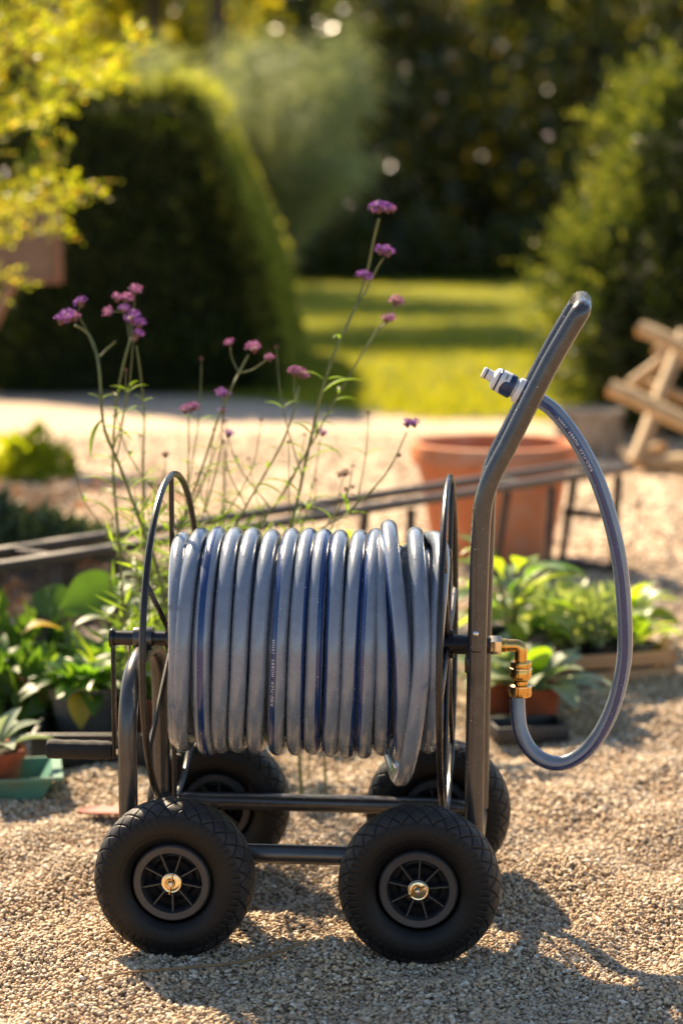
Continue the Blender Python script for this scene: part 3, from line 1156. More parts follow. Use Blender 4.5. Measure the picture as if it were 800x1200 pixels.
b.lathe([(.0, -.009), (.0150, -.009), (.0150, .011), (.0, .011)], 24, along_x(.2895, 0, ZA))
b.build('axle_bush', MT['black_plastic'], cart)
b = MB()
b.box((XR - .004, 0, ZA), (.022, .34, .026), bev=.003)
b.build('axle_crossbar', MT['tube_dark'], cart)
# rivet and seam on the near post
q = LC(557.5, 740.5, -.16)
b = MB()
b.lathe([(.0048, 0), (.0045, .0016), (.003, .003), (0, .0035)], 14, Matrix.Translation((q.x, -.16 - TR * .95, q.z)) @ Matrix.Rotation(PI / 2, 4, 'X'))
b.build('rivet', MT['zinc'], cart)
q2 = LC(557, 762, -.16)
b = MB()
b.lathe([(TR * .97, -.0012), (TR * 1.03, -.0008), (TR * 1.03, .0008), (TR * .97, .0012)], 24, Matrix.Translation((q2.x, -.16, q2.z)))
b.build('weld_seam', MT['tube_dark'], cart)
# crank arm and grip
b = MB()
b.box((-.3395, .0, (ZA + .278) / 2 + .002), (.0055, .024, ZA - .278 + .03), bev=.0025)
b.lathe([(0, -.004), (.017, -.004), (.017, .003), (0, .003)], 20, along_x(-.340, 0, ZA))
arm = b.build('crank_arm', MT['tube_dark'], cart)
b = MB()
b.lathe([(0, .006), (.008, .006), (.008, -.004), (.006, -.008), (0, -.008)], 6, along_x(-.3335, 0, .2785))
b.build('nut', MT['zinc'], arm)
b = MB()
prof = [(0, -.457)] + [(.0150, -.4565), (.0168, -.453)] + [(.0164 + .0006 * math.sin(i * 1.9), -.45 + i * .0098) for i in range(11)] + [(.0135, -.3435), (0, -.343)]
b.lathe(prof, 24, Matrix.Translation((0, 0, .2785)) @ MRX)
b.build('crank_grip', MT['grip'], cart)

# reel: drum and two ring flanges with spokes
b = MB()
b.lathe([(.0, -.226), (.085, -.226), (.085, .222), (.0, .222)], 40, along_x(0, 0, ZA))
b.build('reel_drum', MT['black_plastic'], cart)
for sx, x0, ph in ((-1, -.2365, 0), (1, .2290, .35)):
    b = MB()
    circ = [Vector((x0, .28 * math.sin(2 * PI * k_ / 72), ZA + .28 * math.cos(2 * PI * k_ / 72))) for k_ in range(72)]
    b.tube(circ, .0056, 10, True)
    ring = b.build('reel_flange', MT['tube_dark'], cart)
    for k_ in range(6):
        a_ = ph + k_ * PI / 3
        b = MB()
        b.tube([(x0, .02 * math.sin(a_), ZA + .02 * math.cos(a_)), (x0, .277 * math.sin(a_), ZA + .277 * math.cos(a_))], .0045, 8)
        b.build('spoke', MT['tube_dark'], ring)
    b = MB()
    b.lathe([(.0125, -.010), (.024, -.010), (.024, .010), (.0125, .010)], 24, along_x(x0, 0, ZA))
    b.build('hub', MT['tube_dark'], ring)

# brass elbow and quick coupling on the axle end
b = MB()
q = LC(574, 757, 0)
xh = q.x
b.lathe([(0, 0), (.0150, 0), (.0160, .002), (.0160, .017), (.0150, .019), (0, .019)], 6, along_x(xh, 0, ZA))
elbow = b.build('brass_elbow', MT['pale_brass'], cart, angle=25)
b = MB()
ec = LC(610, 757, 0).x
b.lathe([(.0, .019), (.0115, .019), (.0118, .026), (.0105, .028)], 24, along_x(xh, 0, ZA))
b.tube(rounded([(xh + .02, 0, ZA), (ec, 0, ZA), (ec, 0, ZA - .032)], .010, False, 8), .0105, 24)
b.build('elbow_pipe', MT['brass'], elbow)
b = MB()
zc = ZA - .030
b.lathe([(.0105, .003), (.017, .003), (.0178, .001), (.0178, -.006), (.0172, -.007), (.0172, -.010), (.0178, -.011), (.0178, -.022), (.0165, -.026), (.0125, -.030), (.0125, -.036), (.0172, -.038), (.0188, -.040), (.0188, -.053), (.0178, -.056), (.012, -.057)], 32, Matrix.Translation((ec, 0, zc)))
b.build('brass_coupling', MT['brass'], elbow)
for zz_ in (-.0085, -.039):
    MB().lathe([(.0168, zz_ + .002), (.0192, zz_ + .001), (.0192, zz_ - .001), (.0168, zz_ - .002)], 32, Matrix.Translation((ec, 0, zc))).build('collar_ring', MT['pale_brass'], elbow)


# wheels
def tyre_mesh():
    nt_, ns = 756, 131
    rc, a_, hb = .0955, .0345, .043
    lt_ = np.linspace(-1, 1, ns)
    tt_ = R(90) + R(142) * (lt_ * .72 + .28 * lt_ ** 3)
    y = -hb * np.sign(np.cos(tt_)) * np.abs(np.cos(tt_)) ** .78
    r_ = rc + a_ * np.sign(np.sin(tt_)) * np.abs(np.sin(tt_)) ** .80
    w = np.concatenate([[0], np.cumsum(np.hypot(np.diff(y), np.diff(r_)))])
    w -= w[ns // 2] if ns % 2 else (w[ns // 2] + w[ns // 2 - 1]) / 2
    th = np.linspace(0, 2 * PI, nt_, endpoint=False)
    TW, TT = np.meshgrid(w, th)
    nd = 29
    u_ = TT / (2 * PI) * nd
    q_ = TW / .0155
    fa = np.abs(((u_ + q_ * .5) % 1) - .5); fb = np.abs(((u_ - q_ * .5) % 1) - .5)
    g_ = np.clip((.060 - np.minimum(.5 - fa, .5 - fb)) / .02, 0, 1)
    tread = np.clip((.047 - np.abs(TW)) / .003, 0, 1)
    lug = np.clip((np.abs(((u_ * 2) % 1) - .5) - .36) / .05, 0, 1) * np.clip((.060 - np.abs(TW)) / .003, 0, 1) * (1 - tread)
    line = np.exp(-((np.abs(TW) - .0635) / .0012) ** 2) * .0010 - np.exp(-((np.abs(TW) - .078) / .0012) ** 2) * .0006
    disp = -.0024 * g_ * tread - .0008 * lug + line
    # normals of the section
    ty = np.gradient(y); tr = np.gradient(r_)
    l_ = np.hypot(ty, tr)
    ny_, nr_ = -tr / l_, ty / l_
    s_ = np.sign(nr_[ns // 2])
    ny_, nr_ = ny_ * s_, nr_ * s_
    RR_ = r_[None, :] + disp * nr_[None, :]
    Yv = y[None, :] + disp * ny_[None, :]
    V = np.stack([RR_ * np.sin(TT), Yv, RR_ * np.cos(TT)], -1).reshape(-1, 3)
    ii = np.arange(nt_ * ns).reshape(nt_, ns)
    jj = np.roll(ii, -1, 0)
    fcs = np.stack([ii[:, :-1], jj[:, :-1], jj[:, 1:], ii[:, 1:]], -1).reshape(-1, 4)
    me_ = bpy.data.meshes.new('tyre')
    me_.from_pydata(V.tolist(), [], fcs.tolist())
    me_.polygons.foreach_set('use_smooth', [True] * len(me_.polygons))
    at_ = me_.attributes.new('worn', 'FLOAT', 'POINT')  # mask: raised blocks take painted sky sheen and dust, grooves stay dark
    at_.data.foreach_set('value', (tread * (1 - g_)).astype(np.float32).ravel())
    me_.materials.append(MT['rubber'])
    return me_


# sky sheen and grey dust put into the colour of the raised tread blocks
nt = MT['rubber'].node_tree
at_ = nt.nodes.new('ShaderNodeAttribute')
at_.attribute_name = 'worn'
bs_ = nt.nodes['Principled BSDF']
old = bs_.inputs['Base Color'].links[0].from_socket
mxn = nt.nodes.new('ShaderNodeMix')
mxn.data_type = 'RGBA'
nz_ = noise(nt.nodes, 22, 4, .6, L=nt.links)
ml_ = nt.nodes.new('ShaderNodeMath')
ml_.operation = 'MULTIPLY'
nt.links.new(at_.outputs['Fac'], ml_.inputs[0])
nt.links.new(nz_.outputs[0], ml_.inputs[1])
nt.links.new(ml_.outputs[0], mxn.inputs[0])
nt.links.new(old, mxn.inputs[6])
mxn.inputs[7].default_value = (.042, .039, .035, 1)
nt.links.new(mxn.outputs[2], bs_.inputs['Base Color'])
MXY = Matrix.Rotation(PI / 2, 4, 'X')     # lathe z -> world -y
tyre_me = tyre_mesh()
b = MB()
b.lathe([(.0475, .010), (.0485, .030), (.050, .0335), (.0600, .0345), (.0625, .032), (.0635, .024), (.067, .015), (.067, -.015), (.0635, -.024), (.0625, -.032), (.0600, -.0345), (.050, -.0335), (.0485, -.030), (.0475, -.010)], 64, MXY, True)
b.lathe([(.0, .030), (.0135, .030), (.0145, .028), (.0165, .010), (.0165, -.010), (.0145, -.028), (.0135, -.030), (0, -.030)], 32, MXY)
rim_me = b.mesh('wheel', MT['rim'])
b = MB()
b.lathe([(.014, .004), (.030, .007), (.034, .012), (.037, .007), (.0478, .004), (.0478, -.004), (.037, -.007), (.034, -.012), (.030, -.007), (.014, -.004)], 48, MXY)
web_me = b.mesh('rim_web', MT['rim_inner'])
b = MB()
b.add([(.012, -.027, -.0013), (.0485, -.029, -.0011), (.0485, .029, -.0011), (.012, .027, -.0013), (.012, -.027, .0013), (.0485, -.029, .0011), (.0485, .029, .0011), (.012, .027, .0013)], [(0, 1, 2, 3), (7, 6, 5, 4), (0, 4, 5, 1), (3, 2, 6, 7), (0, 3, 7, 4), (1, 5, 6, 2)])
spoke_me = b.mesh('spoke', MT['rim'], smooth=False)
b = MB()
b.lathe([(.0048, .0305), (.0130, .0305), (.0134, .0312), (.0134, .0322), (.0128, .0328), (.0112, .0324), (.0105, .0328), (.0048, .0330)], 36, MXY)
b.v = [(x_ * 1.22, y_, z_ * 1.22) for x_, y_, z_ in b.v]
wash_me = b.mesh('washer', MT['pale_brass'])
b = MB()
b.lathe([(0, .030), (.0047, .030), (.0047, .041), (.0038, .0425), (0, .043)], 20, MXY)
end_me = b.mesh('axle_end', MT['zinc'])
b = MB()
loop = [Vector((.0075 * math.cos(a_) - .002, -.0375, .0075 * math.sin(a_) - .001)) for a_ in np.linspace(-.6, 4.6, 20)]
b.tube(loop, .0010, 6)
b.tube([(.0, -.0375, -.017), (0, -.0375, .014)], .0012, 6)
pin_me = b.mesh('split_pin', MT['brass'])

for (wx, wv, rot_, pin) in ((-.199, -.22, .15, .0), (.1965, -.22, -.12, 1.05), (-.1945, .22, .4, 2.0), (.2035, .22, .1, 2.6)):
    wh = bpy.data.objects.new('wheel', rim_me)
    COL.objects.link(wh)
    wh.parent = cart
    wh.location = (wx, wv, .1275)
    far_ = wv > 0
    wh.rotation_euler = (0, rot_, PI if far_ else 0)
    if far_:
        wh.rotation_euler = Euler((0, rot_, PI), 'XYZ')
    link('tyre', tyre_me, wh)
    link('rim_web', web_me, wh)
    link('washer', wash_me, wh)
    link('axle_end', end_me, wh)
    sp_ = link('split_pin', pin_me, wh)
    sp_.rotation_euler = (0, pin, 0)
    for k_ in range(9):
        s_ = link('spoke', spoke_me, wh)
        s_.rotation_euler = (0, 2 * PI * k_ / 9, 0)
for xx_ in (-.197, .200):
    MB().tube([(xx_, -.19, .1275), (xx_, .19, .1275)], .0085, 14).build('wheel_axle', MT['tube_dark'], cart)
    for v_ in (-.155, .155):
        MB().box((xx_, v_, .139), (.030, .012, .030), bev=.002).build('axle_bracket', MT['tube_dark'], cart)


# ================================================================== HOSES
class HoseTube:
    """tube with a stripe angle that turns along its length; UV v = .5 on the stripe"""

    def __init__(s, pts, outs, phi, r_, segs=28):
        s.P = [Vector(p) for p in pts]
        n_ = len(s.P)
        s.r, s.T, s.N, s.B, s.phi = r_, [], [], [], phi
        for i in range(n_):
            t_ = (s.P[min(i + 1, n_ - 1)] - s.P[max(i - 1, 0)]).normalized()
            o_ = Vector(outs[i])
            nn = (o_ - t_ * o_.dot(t_)).normalized()
            s.T.append(t_); s.N.append(nn); s.B.append(t_.cross(nn))
        s.len = [0.0]
        for i in range(1, n_):
            s.len.append(s.len[-1] + (s.P[i] - s.P[i - 1]).length)
        s.segs = segs

    def mesh(s, name, mat):
        vs_, fs_, uvs = [], [], []
        n_, g_ = len(s.P), s.segs
        for i in range(n_):
            for k_ in range(g_):
                a_ = s.phi[i] + PI + 2 * PI * k_ / g_
                vs_.append(s.P[i] + (s.N[i] * math.cos(a_) + s.B[i] * math.sin(a_)) * s.r)
        for i in range(n_ - 1):
            for k_ in range(g_):
                l_ = (k_ + 1) % g_
                fs_.append((i * g_ + k_, i * g_ + l_, (i + 1) * g_ + l_, (i + 1) * g_ + k_))
                uvs += [s.len[i], k_ / g_, s.len[i], (k_ + 1) / g_, s.len[i + 1], (k_ + 1) / g_, s.len[i + 1], k_ / g_]
        me_ = bpy.data.meshes.new(name)
        me_.from_pydata(vs_, [], fs_)
        me_.polygons.foreach_set('use_smooth', [True] * len(fs_))
        uvl = me_.uv_layers.new(name='UVMap')
        uvl.data.foreach_set('uv', uvs)
        me_.materials.append(mat)
        return me_

    def at(s, d_):
        i = min(max(int(np.searchsorted(s.len, d_)) - 1, 0), len(s.P) - 2)
        t_ = (d_ - s.len[i]) / max(s.len[i + 1] - s.len[i], 1e-9)
        l_ = lambda a_: a_[i].lerp(a_[i + 1], t_)
        return l_(s.P), l_(s.N).normalized(), l_(s.B).normalized(), s.phi[i] * (1 - t_) + s.phi[i + 1] * t_

    def letter(s, text, s0, size, parent, flip=False, side=1):
        """flat print following the stripe"""
        cu = bpy.data.curves.new('lettering', 'FONT')
        cu.body = text
        cu.size = size
        cu.space_character = 1.25
        cu.align_y = 'CENTER'
        to = bpy.data.objects.new('lettering', cu)
        me_ = bpy.data.meshes.new_from_object(to)
        bpy.data.objects.remove(to)
        co = np.empty(len(me_.vertices) * 3)
        me_.vertices.foreach_get('co', co)
        co = co.reshape(-1, 3)
        out = []
        for x_, y_, _z in co:
            d_ = s0 + (-x_ if flip else x_)
            p, nn, bb, ph = s.at(d_)
            a_ = ph + side * y_ / s.r
            out.append(p + (nn * math.cos(a_) + bb * math.sin(a_)) * (s.r + .0004))
        me_.vertices.foreach_set('co', np.array([list(o_) for o_ in out]).ravel())
        me_.update()
        me_.materials.append(MT['print'])
        return link('lettering', me_, parent)


HR = .0140
# turn by turn as seen: x of the turn at top, front and bottom of the reel (photo pixels), radius there, stripe angle (degrees towards +x)
turns = [  # top, front, bottom, r_top, r_front, r_bot, stripe
    (214, 207, 210, .170, .172, .170, 110),
    (234, 213, 216, .177, .178, .176, 150),
    (254, 236, 245, .178, .178, .182, 5),
    (274, 259, 260, .177, .178, .177, -110),
    (295, 280, 279, .178, .178, .177, -150),
    (318, 302, 301, .176, .178, .177, -100),
    (341, 326, 326, .178, .178, .178, -38),
    (361, 347, 348, .178, .178, .178, 62),
    (379, 368, 367, .177, .178, .177, 48),
    (398, 390, 388, .177, .178, .181, -45),
    (421, 410, 406, .177, .178, .182, 55),
    (440, 430, 426, .179, .180, .180, -48),
    (446, 449, 447, .176, .176, .176, 50),
    (455, 472, 470, .195, .193, .186, -62),
    (486, 493, 464, .184, .196, .226, 140),
    (512, 508, 500, .176, .177, .168, 140),
]
ctrl = []
for i, (xt, xf, xb, rt, rf, rb, st) in enumerate(turns):
    pt = LC(xt, 632, 0.0).x
    pf = LC(xf, 750, -rf).x
    pb = LC(xb, 872, -.03).x
    ctrl += [(pt, rt, st), (pf, rf, st), (pb, rb, st)]
    if i + 1 < len(turns):
        nt_ = LC(turns[i + 1][0], 632, 0).x
        if rb > .2:                      # the slack turn hooks back under the drum
            ctrl.append((LC(428, 872, .1).x, .180, st))
            continue
        ctrl.append(((pb + nt_) / 2, (rb + turns[i + 1][3]) / 2 if rb < .2 else .185, (st + turns[i + 1][6]) / 2))
ctrl = np.array(ctrl)
NS = 16


def cr(vals, n_):
    v_ = [Vector((a_, 0, 0)) for a_ in vals]
    return [q_.x for q_ in smooth_path(v_, n_)]


hx_, hr_ = cr(ctrl[:, 0], NS), cr(ctrl[:, 1], NS)
# stripe: constant over the visible front of a turn, turning over at its back
sph = []
for i in range(len(hx_)):
    t_ = i / NS
    k_ = int(t_ // 4)
    f_ = t_ - 4 * k_
    s0_ = turns[min(k_, len(turns) - 1)][6]
    s1_ = turns[min(k_ + 1, len(turns) - 1)][6]
    w_ = min(1, max(0, (f_ - 2.3) / 1.4))
    w_ = w_ * w_ * (3 - 2 * w_)
    sph.append(R(s0_ * (1 - w_) + s1_ * w_ + 10 * math.sin(t_ * 1.3)))
pts, outs = [], []
for i in range(len(hx_)):
    a_ = PI / 2 + (i / NS) * PI / 2       # top -> front -> bottom -> back
    dy, dz = math.cos(a_), math.sin(a_)
    rj = hr_[i] + .0008 * math.sin(i * .37)
    pts.append(Vector((hx_[i], dy * rj, ZA + dz * rj)))
    outs.append(Vector((0, dy, dz)))
hose = empty('garden_hose', CO, -PSI)
tag(hose, 'thick grey hose with dark blue stripe wound on the reel', 'hose')
# B = T x N : the front of a turn runs downwards, so +angle leans to -x
ht = HoseTube(pts, outs, [-p for p in sph], HR)
hobj = link('coil', ht.mesh('coil', MT['hose']), hose)
# print on the seventh turn, reading upwards
i_front = (6 * 4 + 1) * NS
ht.letter('RIBO-FLEX  HOBBY  19MM', ht.len[i_front] + .070, .0075, hose, flip=True, side=1)
# the layer of turns lying underneath
up_, uo_ = [], []
for i in range(17 * 48 + 1):
    a_ = PI / 2 + 2 * PI * i / 48
    x_ = -.208 + .0252 * i / 48
    rj = .1505 + .0012 * math.sin(i * .21)
    up_.append(Vector((x_, math.cos(a_) * rj, ZA + math.sin(a_) * rj)))
    uo_.append(Vector((0, math.cos(a_), math.sin(a_))))
link('under_coil', HoseTube(up_, uo_, [.9 + .01 * i for i in range(len(up_))], .0138, 16).mesh('under_coil', MT['hose']), hose)
b = MB()
b.lathe([(0, 0), (HR * .99, 0), (HR * .99, .002), (0, .003)], 20, Matrix.Translation(pts[-1]) @ Vector((0, 0, 1)).rotation_difference(ht.T[-1]).to_matrix().to_4x4())
b.build('cut_end', MT['black_plastic'], hose)


# water drops clinging to the hose and tubes
def drops(path, normals, rad, n_, r0, r1, name, parent, spread=1.2):
    base = bmesh.new()
    bmesh.ops.create_icosphere(base, subdivisions=1, radius=1)
    bv = np.array([list(v.co) for v in base.verts]); bf = np.array([[v.index for v in f.verts] for f in base.faces])
    base.free()
    V_, F_ = [], []
    m_ = len(path)
    for j in range(n_):
        i = rng.integers(1, m_ - 1)
        t_ = (path[i + 1] - path[i - 1]).normalized()
        nn = normals[i]
        nn = (nn - t_ * nn.dot(t_)).normalized()
        bb = t_.cross(nn)
        a_ = rng.normal(0, spread)
        d_ = nn * math.cos(a_) + bb * math.sin(a_)
        c_ = path[i].lerp(path[i + 1], float(rng.random())) + d_ * rad
        s_ = r0 + (r1 - r0) * rng.random() ** 3
        q_ = Vector((0, 0, 1)).rotation_difference(d_).to_matrix()
        M_ = np.array(q_)
        vv = (bv * np.array([s_, s_ * 1.0, s_ * .6])) @ M_.T + np.array(c_)
        F_.append(bf + len(bv) * j)
        V_.append(vv)
    me_ = bpy.data.meshes.new(name)
    me_.from_pydata(np.concatenate(V_).tolist(), [], np.concatenate(F_).tolist())
    me_.polygons.foreach_set('use_smooth', [True] * len(me_.polygons))
    me_.materials.append(MT['water'])
    o_ = link(name, me_, parent)
    o_['kind'] = 'stuff'
    return o_


sel = [i for i in range(2, len(pts) - 2) if outs[i].z > -.3 and outs[i].y < .45]
drops(pts, outs, HR, 2000, .0003, .0013, 'water_drops', hose, .9)
upv = [Vector((-.5, -.1, 1))] * len(path)
drops(path, upv, TR * .97, 420, .0004, .0014, 'water_drops', cart, .9)

# leader hose from the coupling to the tap connector
lead = empty('leader_hose', CO, -PSI)
tag(lead, 'short looped grey hose from brass elbow to blue connector', 'hose')
lp = [(606, 812), (606.5, 835), (610, 858), (622, 880), (642, 893), (664, 893), (688, 878), (708, 850), (722, 815), (731, 770), (731, 720), (727, 670), (718, 622), (704, 575), (688, 538), (668, 505), (648, 481), (630, 468), (612, 459)]
lpts = smooth_path([LC(a_, c_, 0.0 - .03 * math.sin(PI * i / 18)) for i, (a_, c_) in enumerate(lp)], 8)
lout = []
cen = LC(655, 690, 0)
for i in range(len(lpts)):
    lout.append(Vector((0, -1, 0)))
lphi = []
for i in range(len(lpts)):
    t_ = i / (len(lpts) - 1)
    lphi.append(R(np.interp(t_, [0, .12, .3, .5, .7, 1], [70, 55, 25, 0, -8, -5])))
lt = HoseTube(lpts, lout, lphi, .0127)
link('hose_tube', lt.mesh('hose_tube', MT['hose']), lead)
s_txt = None
for i, p in enumerate(lpts):
    if (p - LC(688, 540, -.02)).length < .02:
        s_txt = lt.len[i]
        break
lt.letter('RIBO-FLEX  HOBBY  19MM', s_txt or lt.len[-40], .0072, lead, flip=False, side=-1)
drops(lpts, lout, .0127, 260, .0003, .0011, 'water_drops', lead, 1.3)
# connector: axis from where the hose ends towards the upper left
c0, c1 = LC(623, 465.5, 0), LC(562, 434, 0)
ax = (c1 - c0)
Lk = ax.length
axd = ax.normalized()
MQ = Matrix.Translation(c0) @ Vector((0, 0, 1)).rotation_difference(axd).to_matrix().to_4x4() @ Matrix.Diagonal((1.05, 1.05, .93, 1))
b = MB()
prof = [(.0135, 0), (.0185, .002), (.0195, .006), (.0195, .021), (.0185, .023)]
nut = MB()
segs = 36
vs, fs = [], []
for (r_, z_) in prof:
    for k_ in range(segs):
        rib = .0007 * (1 if (k_ // 2) % 2 else 0) if .004 < z_ < .022 else 0
        a_ = 2 * PI * k_ / segs
        vs.append(MQ @ Vector(((r_ + rib) * math.cos(a_), (r_ + rib) * math.sin(a_), z_)))
for i in range(len(prof) - 1):
    for k_ in range(segs):
        l_ = (k_ + 1) % segs
        fs.append((i * segs + k_, i * segs + l_, (i + 1) * segs + l_, (i + 1) * segs + k_))
nut.add(vs, fs)
nut.build('connector_nut', MT['blue_plastic'], lead)
b.lathe([(.0195, .0215), (.0205, .0225), (.0208, .0255), (.0200, .031), (.0165, .033), (.0150, .034), (.0150, .038)], 36, MQ)
b.build('connector_collar', MT['white_plastic'], lead)
b = MB()
b.lathe([(.0150, .036), (.0180, .037), (.0192, .040), (.0192, .048)], 36, MQ)
body = b.build('connector_body', MT['blue_plastic'], lead)
b = MB()
b.lathe([(.0191, .048), (.0190, .060), (.0182, .0655), (.0165, .0665)], 36, MQ)
b.build('pale_shell', MT['white_plastic'], body)
# navy grip patch on the near side of the pale shell
vdir = (MQ.to_3x3().inverted() @ Vector((0, -1, -.55))).normalized()
va = math.atan2(vdir.y, vdir.x)
b = MB()
vs, fs = [], []
na, nz_ = 14, 8
for i in range(nz_):
    z_ = .0475 + .0125 * i / (nz_ - 1)
    hw = .72 * math.sqrt(max(0, 1 - (i / (nz_ - 1)) ** 3)) + .02
    for k_ in range(na):
        a_ = va + hw * (2 * k_ / (na - 1) - 1)
        vs.append(MQ @ Vector((.0196 * math.cos(a_), .0196 * math.sin(a_), z_)))
    if i:
        for k_ in range(na - 1):
            fs.append(((i - 1) * na + k_, (i - 1) * na + k_ + 1, i * na + k_ + 1, i * na + k_))
b.add(vs, fs)
b.build('grip_patch', MT['blue_plastic'], body)
b = MB()
b.lathe([(.0184, .0655), (.0188, .0662), (.0188, .0682), (.0182, .0688)], 36, MQ)
b.build('blue_ring', MT['blue_plastic'], body)
b = MB()
b.lathe([(.0182, .0686), (.0178, .073), (.0150, .0765), (.0095, .0785), (.0088, .086), (.0092, .089), (.0078, .0900), (.0078, .0915), (.0092, .0925), (.0090, .097), (.0070, .0985), (0, .0985)], 30, MQ)
b.build('connector_nozzle', MT['white_plastic'], body)
b = MB()
b.lathe([(.0076, .0898), (.0090, .0905), (.0090, .0913), (.0076, .0918)], 24, MQ)
b.build('seal_ring', MT['black_plastic'], body)
# small embossed name bar on the shell
b = MB()
vb = (MQ.to_3x3().inverted() @ Vector((.1, -1, .75))).normalized()
vab = math.atan2(vb.y, vb.x)
vs = []
for z_ in (.0545, .0565):
    for k_ in range(6):
        a_ = vab + .26 * (2 * k_ / 5 - 1)
        vs.append(MQ @ Vector((.0195 * math.cos(a_), .0195 * math.sin(a_), z_)))
b.add(vs, [(k_, k_ + 1, k_ + 7, k_ + 6) for k_ in range(5)])
b.build('moulded_mark', MT['grey_pot'], body)


# ================================================================== VERBENA
def head_mesh(name, mat, rad, n_, seed):
    """a dense domed head of tiny five-lobed florets"""
    g = np.random.default_rng(seed)
    Q_ = []
    for _ in range(n_):
        d_ = unit(g.normal(size=3)); d_[2] = abs(d_[2]) * .9 + .05
        p = d_ * np.array([rad, rad, rad * 1.05]) * g.uniform(.75, 1.08)
        o_ = unit(d_ + g.normal(0, .25, 3))
        e1 = unit(np.cross(o_, g.normal(size=3))); e2 = np.cross(o_, e1)
        for k_ in range(5):
            a_ = 2 * PI * k_ / 5
            dd = e1 * math.cos(a_) + e2 * math.sin(a_) + o_ * .35
            Q_.append(leaves(p[None], dd[None], rad * .27, rad * .22, .1, o_[None])[0])
    return quad_mesh(name, np.array(Q_), mat)


def calyx_mesh(rad):
    b_ = MB()
    b_.lathe([(.0, -rad * .75), (rad * .16, -rad * .7), (rad * .55, -rad * .1), (rad * .62, .1 * rad), (0, .3 * rad)], 10)
    return b_.mesh('calyx', MT['verbena_dry'])


HEADS = {}
for nm, mat in (('p', 'verbena'), ('k', 'verbena_pink'), ('d', 'verbena_dry')):
    HEADS[nm] = [head_mesh('flower_head', MT[mat], .011, 34, 50 + i) for i in range(3)]
CALYX = calyx_mesh(.011)
slim = leaf_mesh('slim_leaf', .075, .009, MT['leaf_slim'], .35, .25, .45, .02)


def verbena(label, Y, stems, heads, lvs, base=None):
    """stems: lists of photo points (bottom to top) with a start radius; heads: (x, y, kind, size)"""
    r0 = W(*stems[0][0][0], Y)
    org = Vector((r0.x, Y, 0))
    root_ = empty('verbena', org)
    tag(root_, label, 'flower', 'tall verbena stems behind the hose cart')
    for (pl, rad_) in stems:
        P_ = [W(a_, c_, Y + .02 * math.sin(i * 1.3)) - org for i, (a_, c_) in enumerate(pl)]
        if pl is stems[0][0]:
            low = P_[0].copy()
            P_ = [Vector((low.x * .0 + .02, .05, 0)), Vector((low.x + .01, .02, low.z * .5))] + P_
        pp = smooth_path(P_, 6)
        n_ = len(pp)
        MB().tube(pp, [rad_ * 1.45 * (1 - .42 * i / n_) for i in range(n_)], 7).build('stem', MT['stem'] if rad_ > .0016 else MT['stem_dark'], root_)
        if rad_ >= .0012 and pl is stems[0][0]:
            vz = [i for i in range(n_) if .30 < pp[i].z < pp[-1].z - .10]
            for j in range(0, len(vz), max(1, len(vz) // 7)):
                a_ = random.uniform(0, 6.28)
                for da in (0, PI):
                    put_leaf(root_, slim, pp[vz[j]], a_ + da, random.uniform(.1, .8), random.uniform(.35, 1.0) * (1.15 - .7 * j / len(vz)))
            for j in range(2):
                if len(vz) > 6:
                    q0 = pp[vz[int(len(vz) * random.uniform(.1, .7))]]
                    a_ = random.uniform(0, 6.28)
                    hh_ = random.uniform(.10, .24)
                    q1 = q0 + Vector((math.cos(a_) * hh_ * .45, math.sin(a_) * hh_ * .3, hh_ * .6))
                    q2 = q0 + Vector((math.cos(a_) * hh_ * .6, math.sin(a_) * hh_ * .4, hh_ * 1.15))
                    MB().tube(smooth_path([q0, q1, q2], 5), [.0016 - .00008 * i for i in range(11)], 6).build('side_shoot', MT['stem'], root_)
                    put_leaf(root_, slim, q1, a_ + 1.5, .5, .55)
                    put_leaf(root_, slim, q1, a_ - 1.5, .5, .55)
                    o_ = link('bud', HEADS['d'][j % 3], root_)
                    o_.location = q2
                    o_.scale = (.42, .42, .5)
    for i, (x_, y_, kd, sz) in enumerate(heads):
        p = W(x_, y_, Y) - org
        o_ = link('flower_head', HEADS[kd][i % 3], root_)
        o_.location = p
        s_ = sz / 11.0 * 1.42
        o_.scale = (s_, s_, s_)
        o_.rotation_euler = (random.uniform(-.4, .4), random.uniform(-.4, .4), random.uniform(0, 6))
        c_ = link('calyx', CALYX, o_)
    for (x_, y_, az, tilt, sc_) in lvs:
        put_leaf(root_, slim, W(x_, y_, Y) - org, az, tilt, sc_)
    return root_


verbena('far left verbena stem carrying a nodding pair of purple heads', 4.30,
        [([(190, 690), (160, 600), (140, 545), (122, 500), (117, 440), (113, 414), (104, 392), (88, 381)], .0028),
         ([(114, 418), (102, 388), (92, 368), (95, 358)], .0013), ([(117, 418), (127, 408), (136, 400)], .0016)],
        [(72, 376, 'p', 9), (80, 371, 'p', 12), (88, 372, 'k', 8), (95, 355, 'p', 9)],
        [(122, 490, -2.2, -.9, 1.1), (150, 575, .3, .5, .9), (120, 500, .6, -.3, 1.0), (165, 605, 3.5, .3, 1), (136, 540, 2.6, .2, .8)])
verbena('verbena stem topped by a branching cluster of five purple heads', 4.36,
        [([(140, 640), (133, 560), (134, 500), (140, 450), (149, 410), (157, 388)], .0024), ([(152, 400), (146, 368), (132, 366)], .0011), ([(154, 392), (152, 372), (148, 352)], .0011), ([(155, 390), (157, 366), (158, 346)], .0011)],
        [(127, 366, 'k', 8), (138, 350, 'k', 8), (149, 350, 'k', 9), (159, 340, 'k', 9), (146, 362, 'p', 8), (155, 373, 'p', 12), (163, 380, 'p', 10), (162, 392, 'p', 8)],
        [(134, 515, -.5, .3, 1.0), (133, 570, 2.9, .4, .9), (140, 640, .2, .6, 1.2), (136, 610, 3.0, .7, 1.1)])
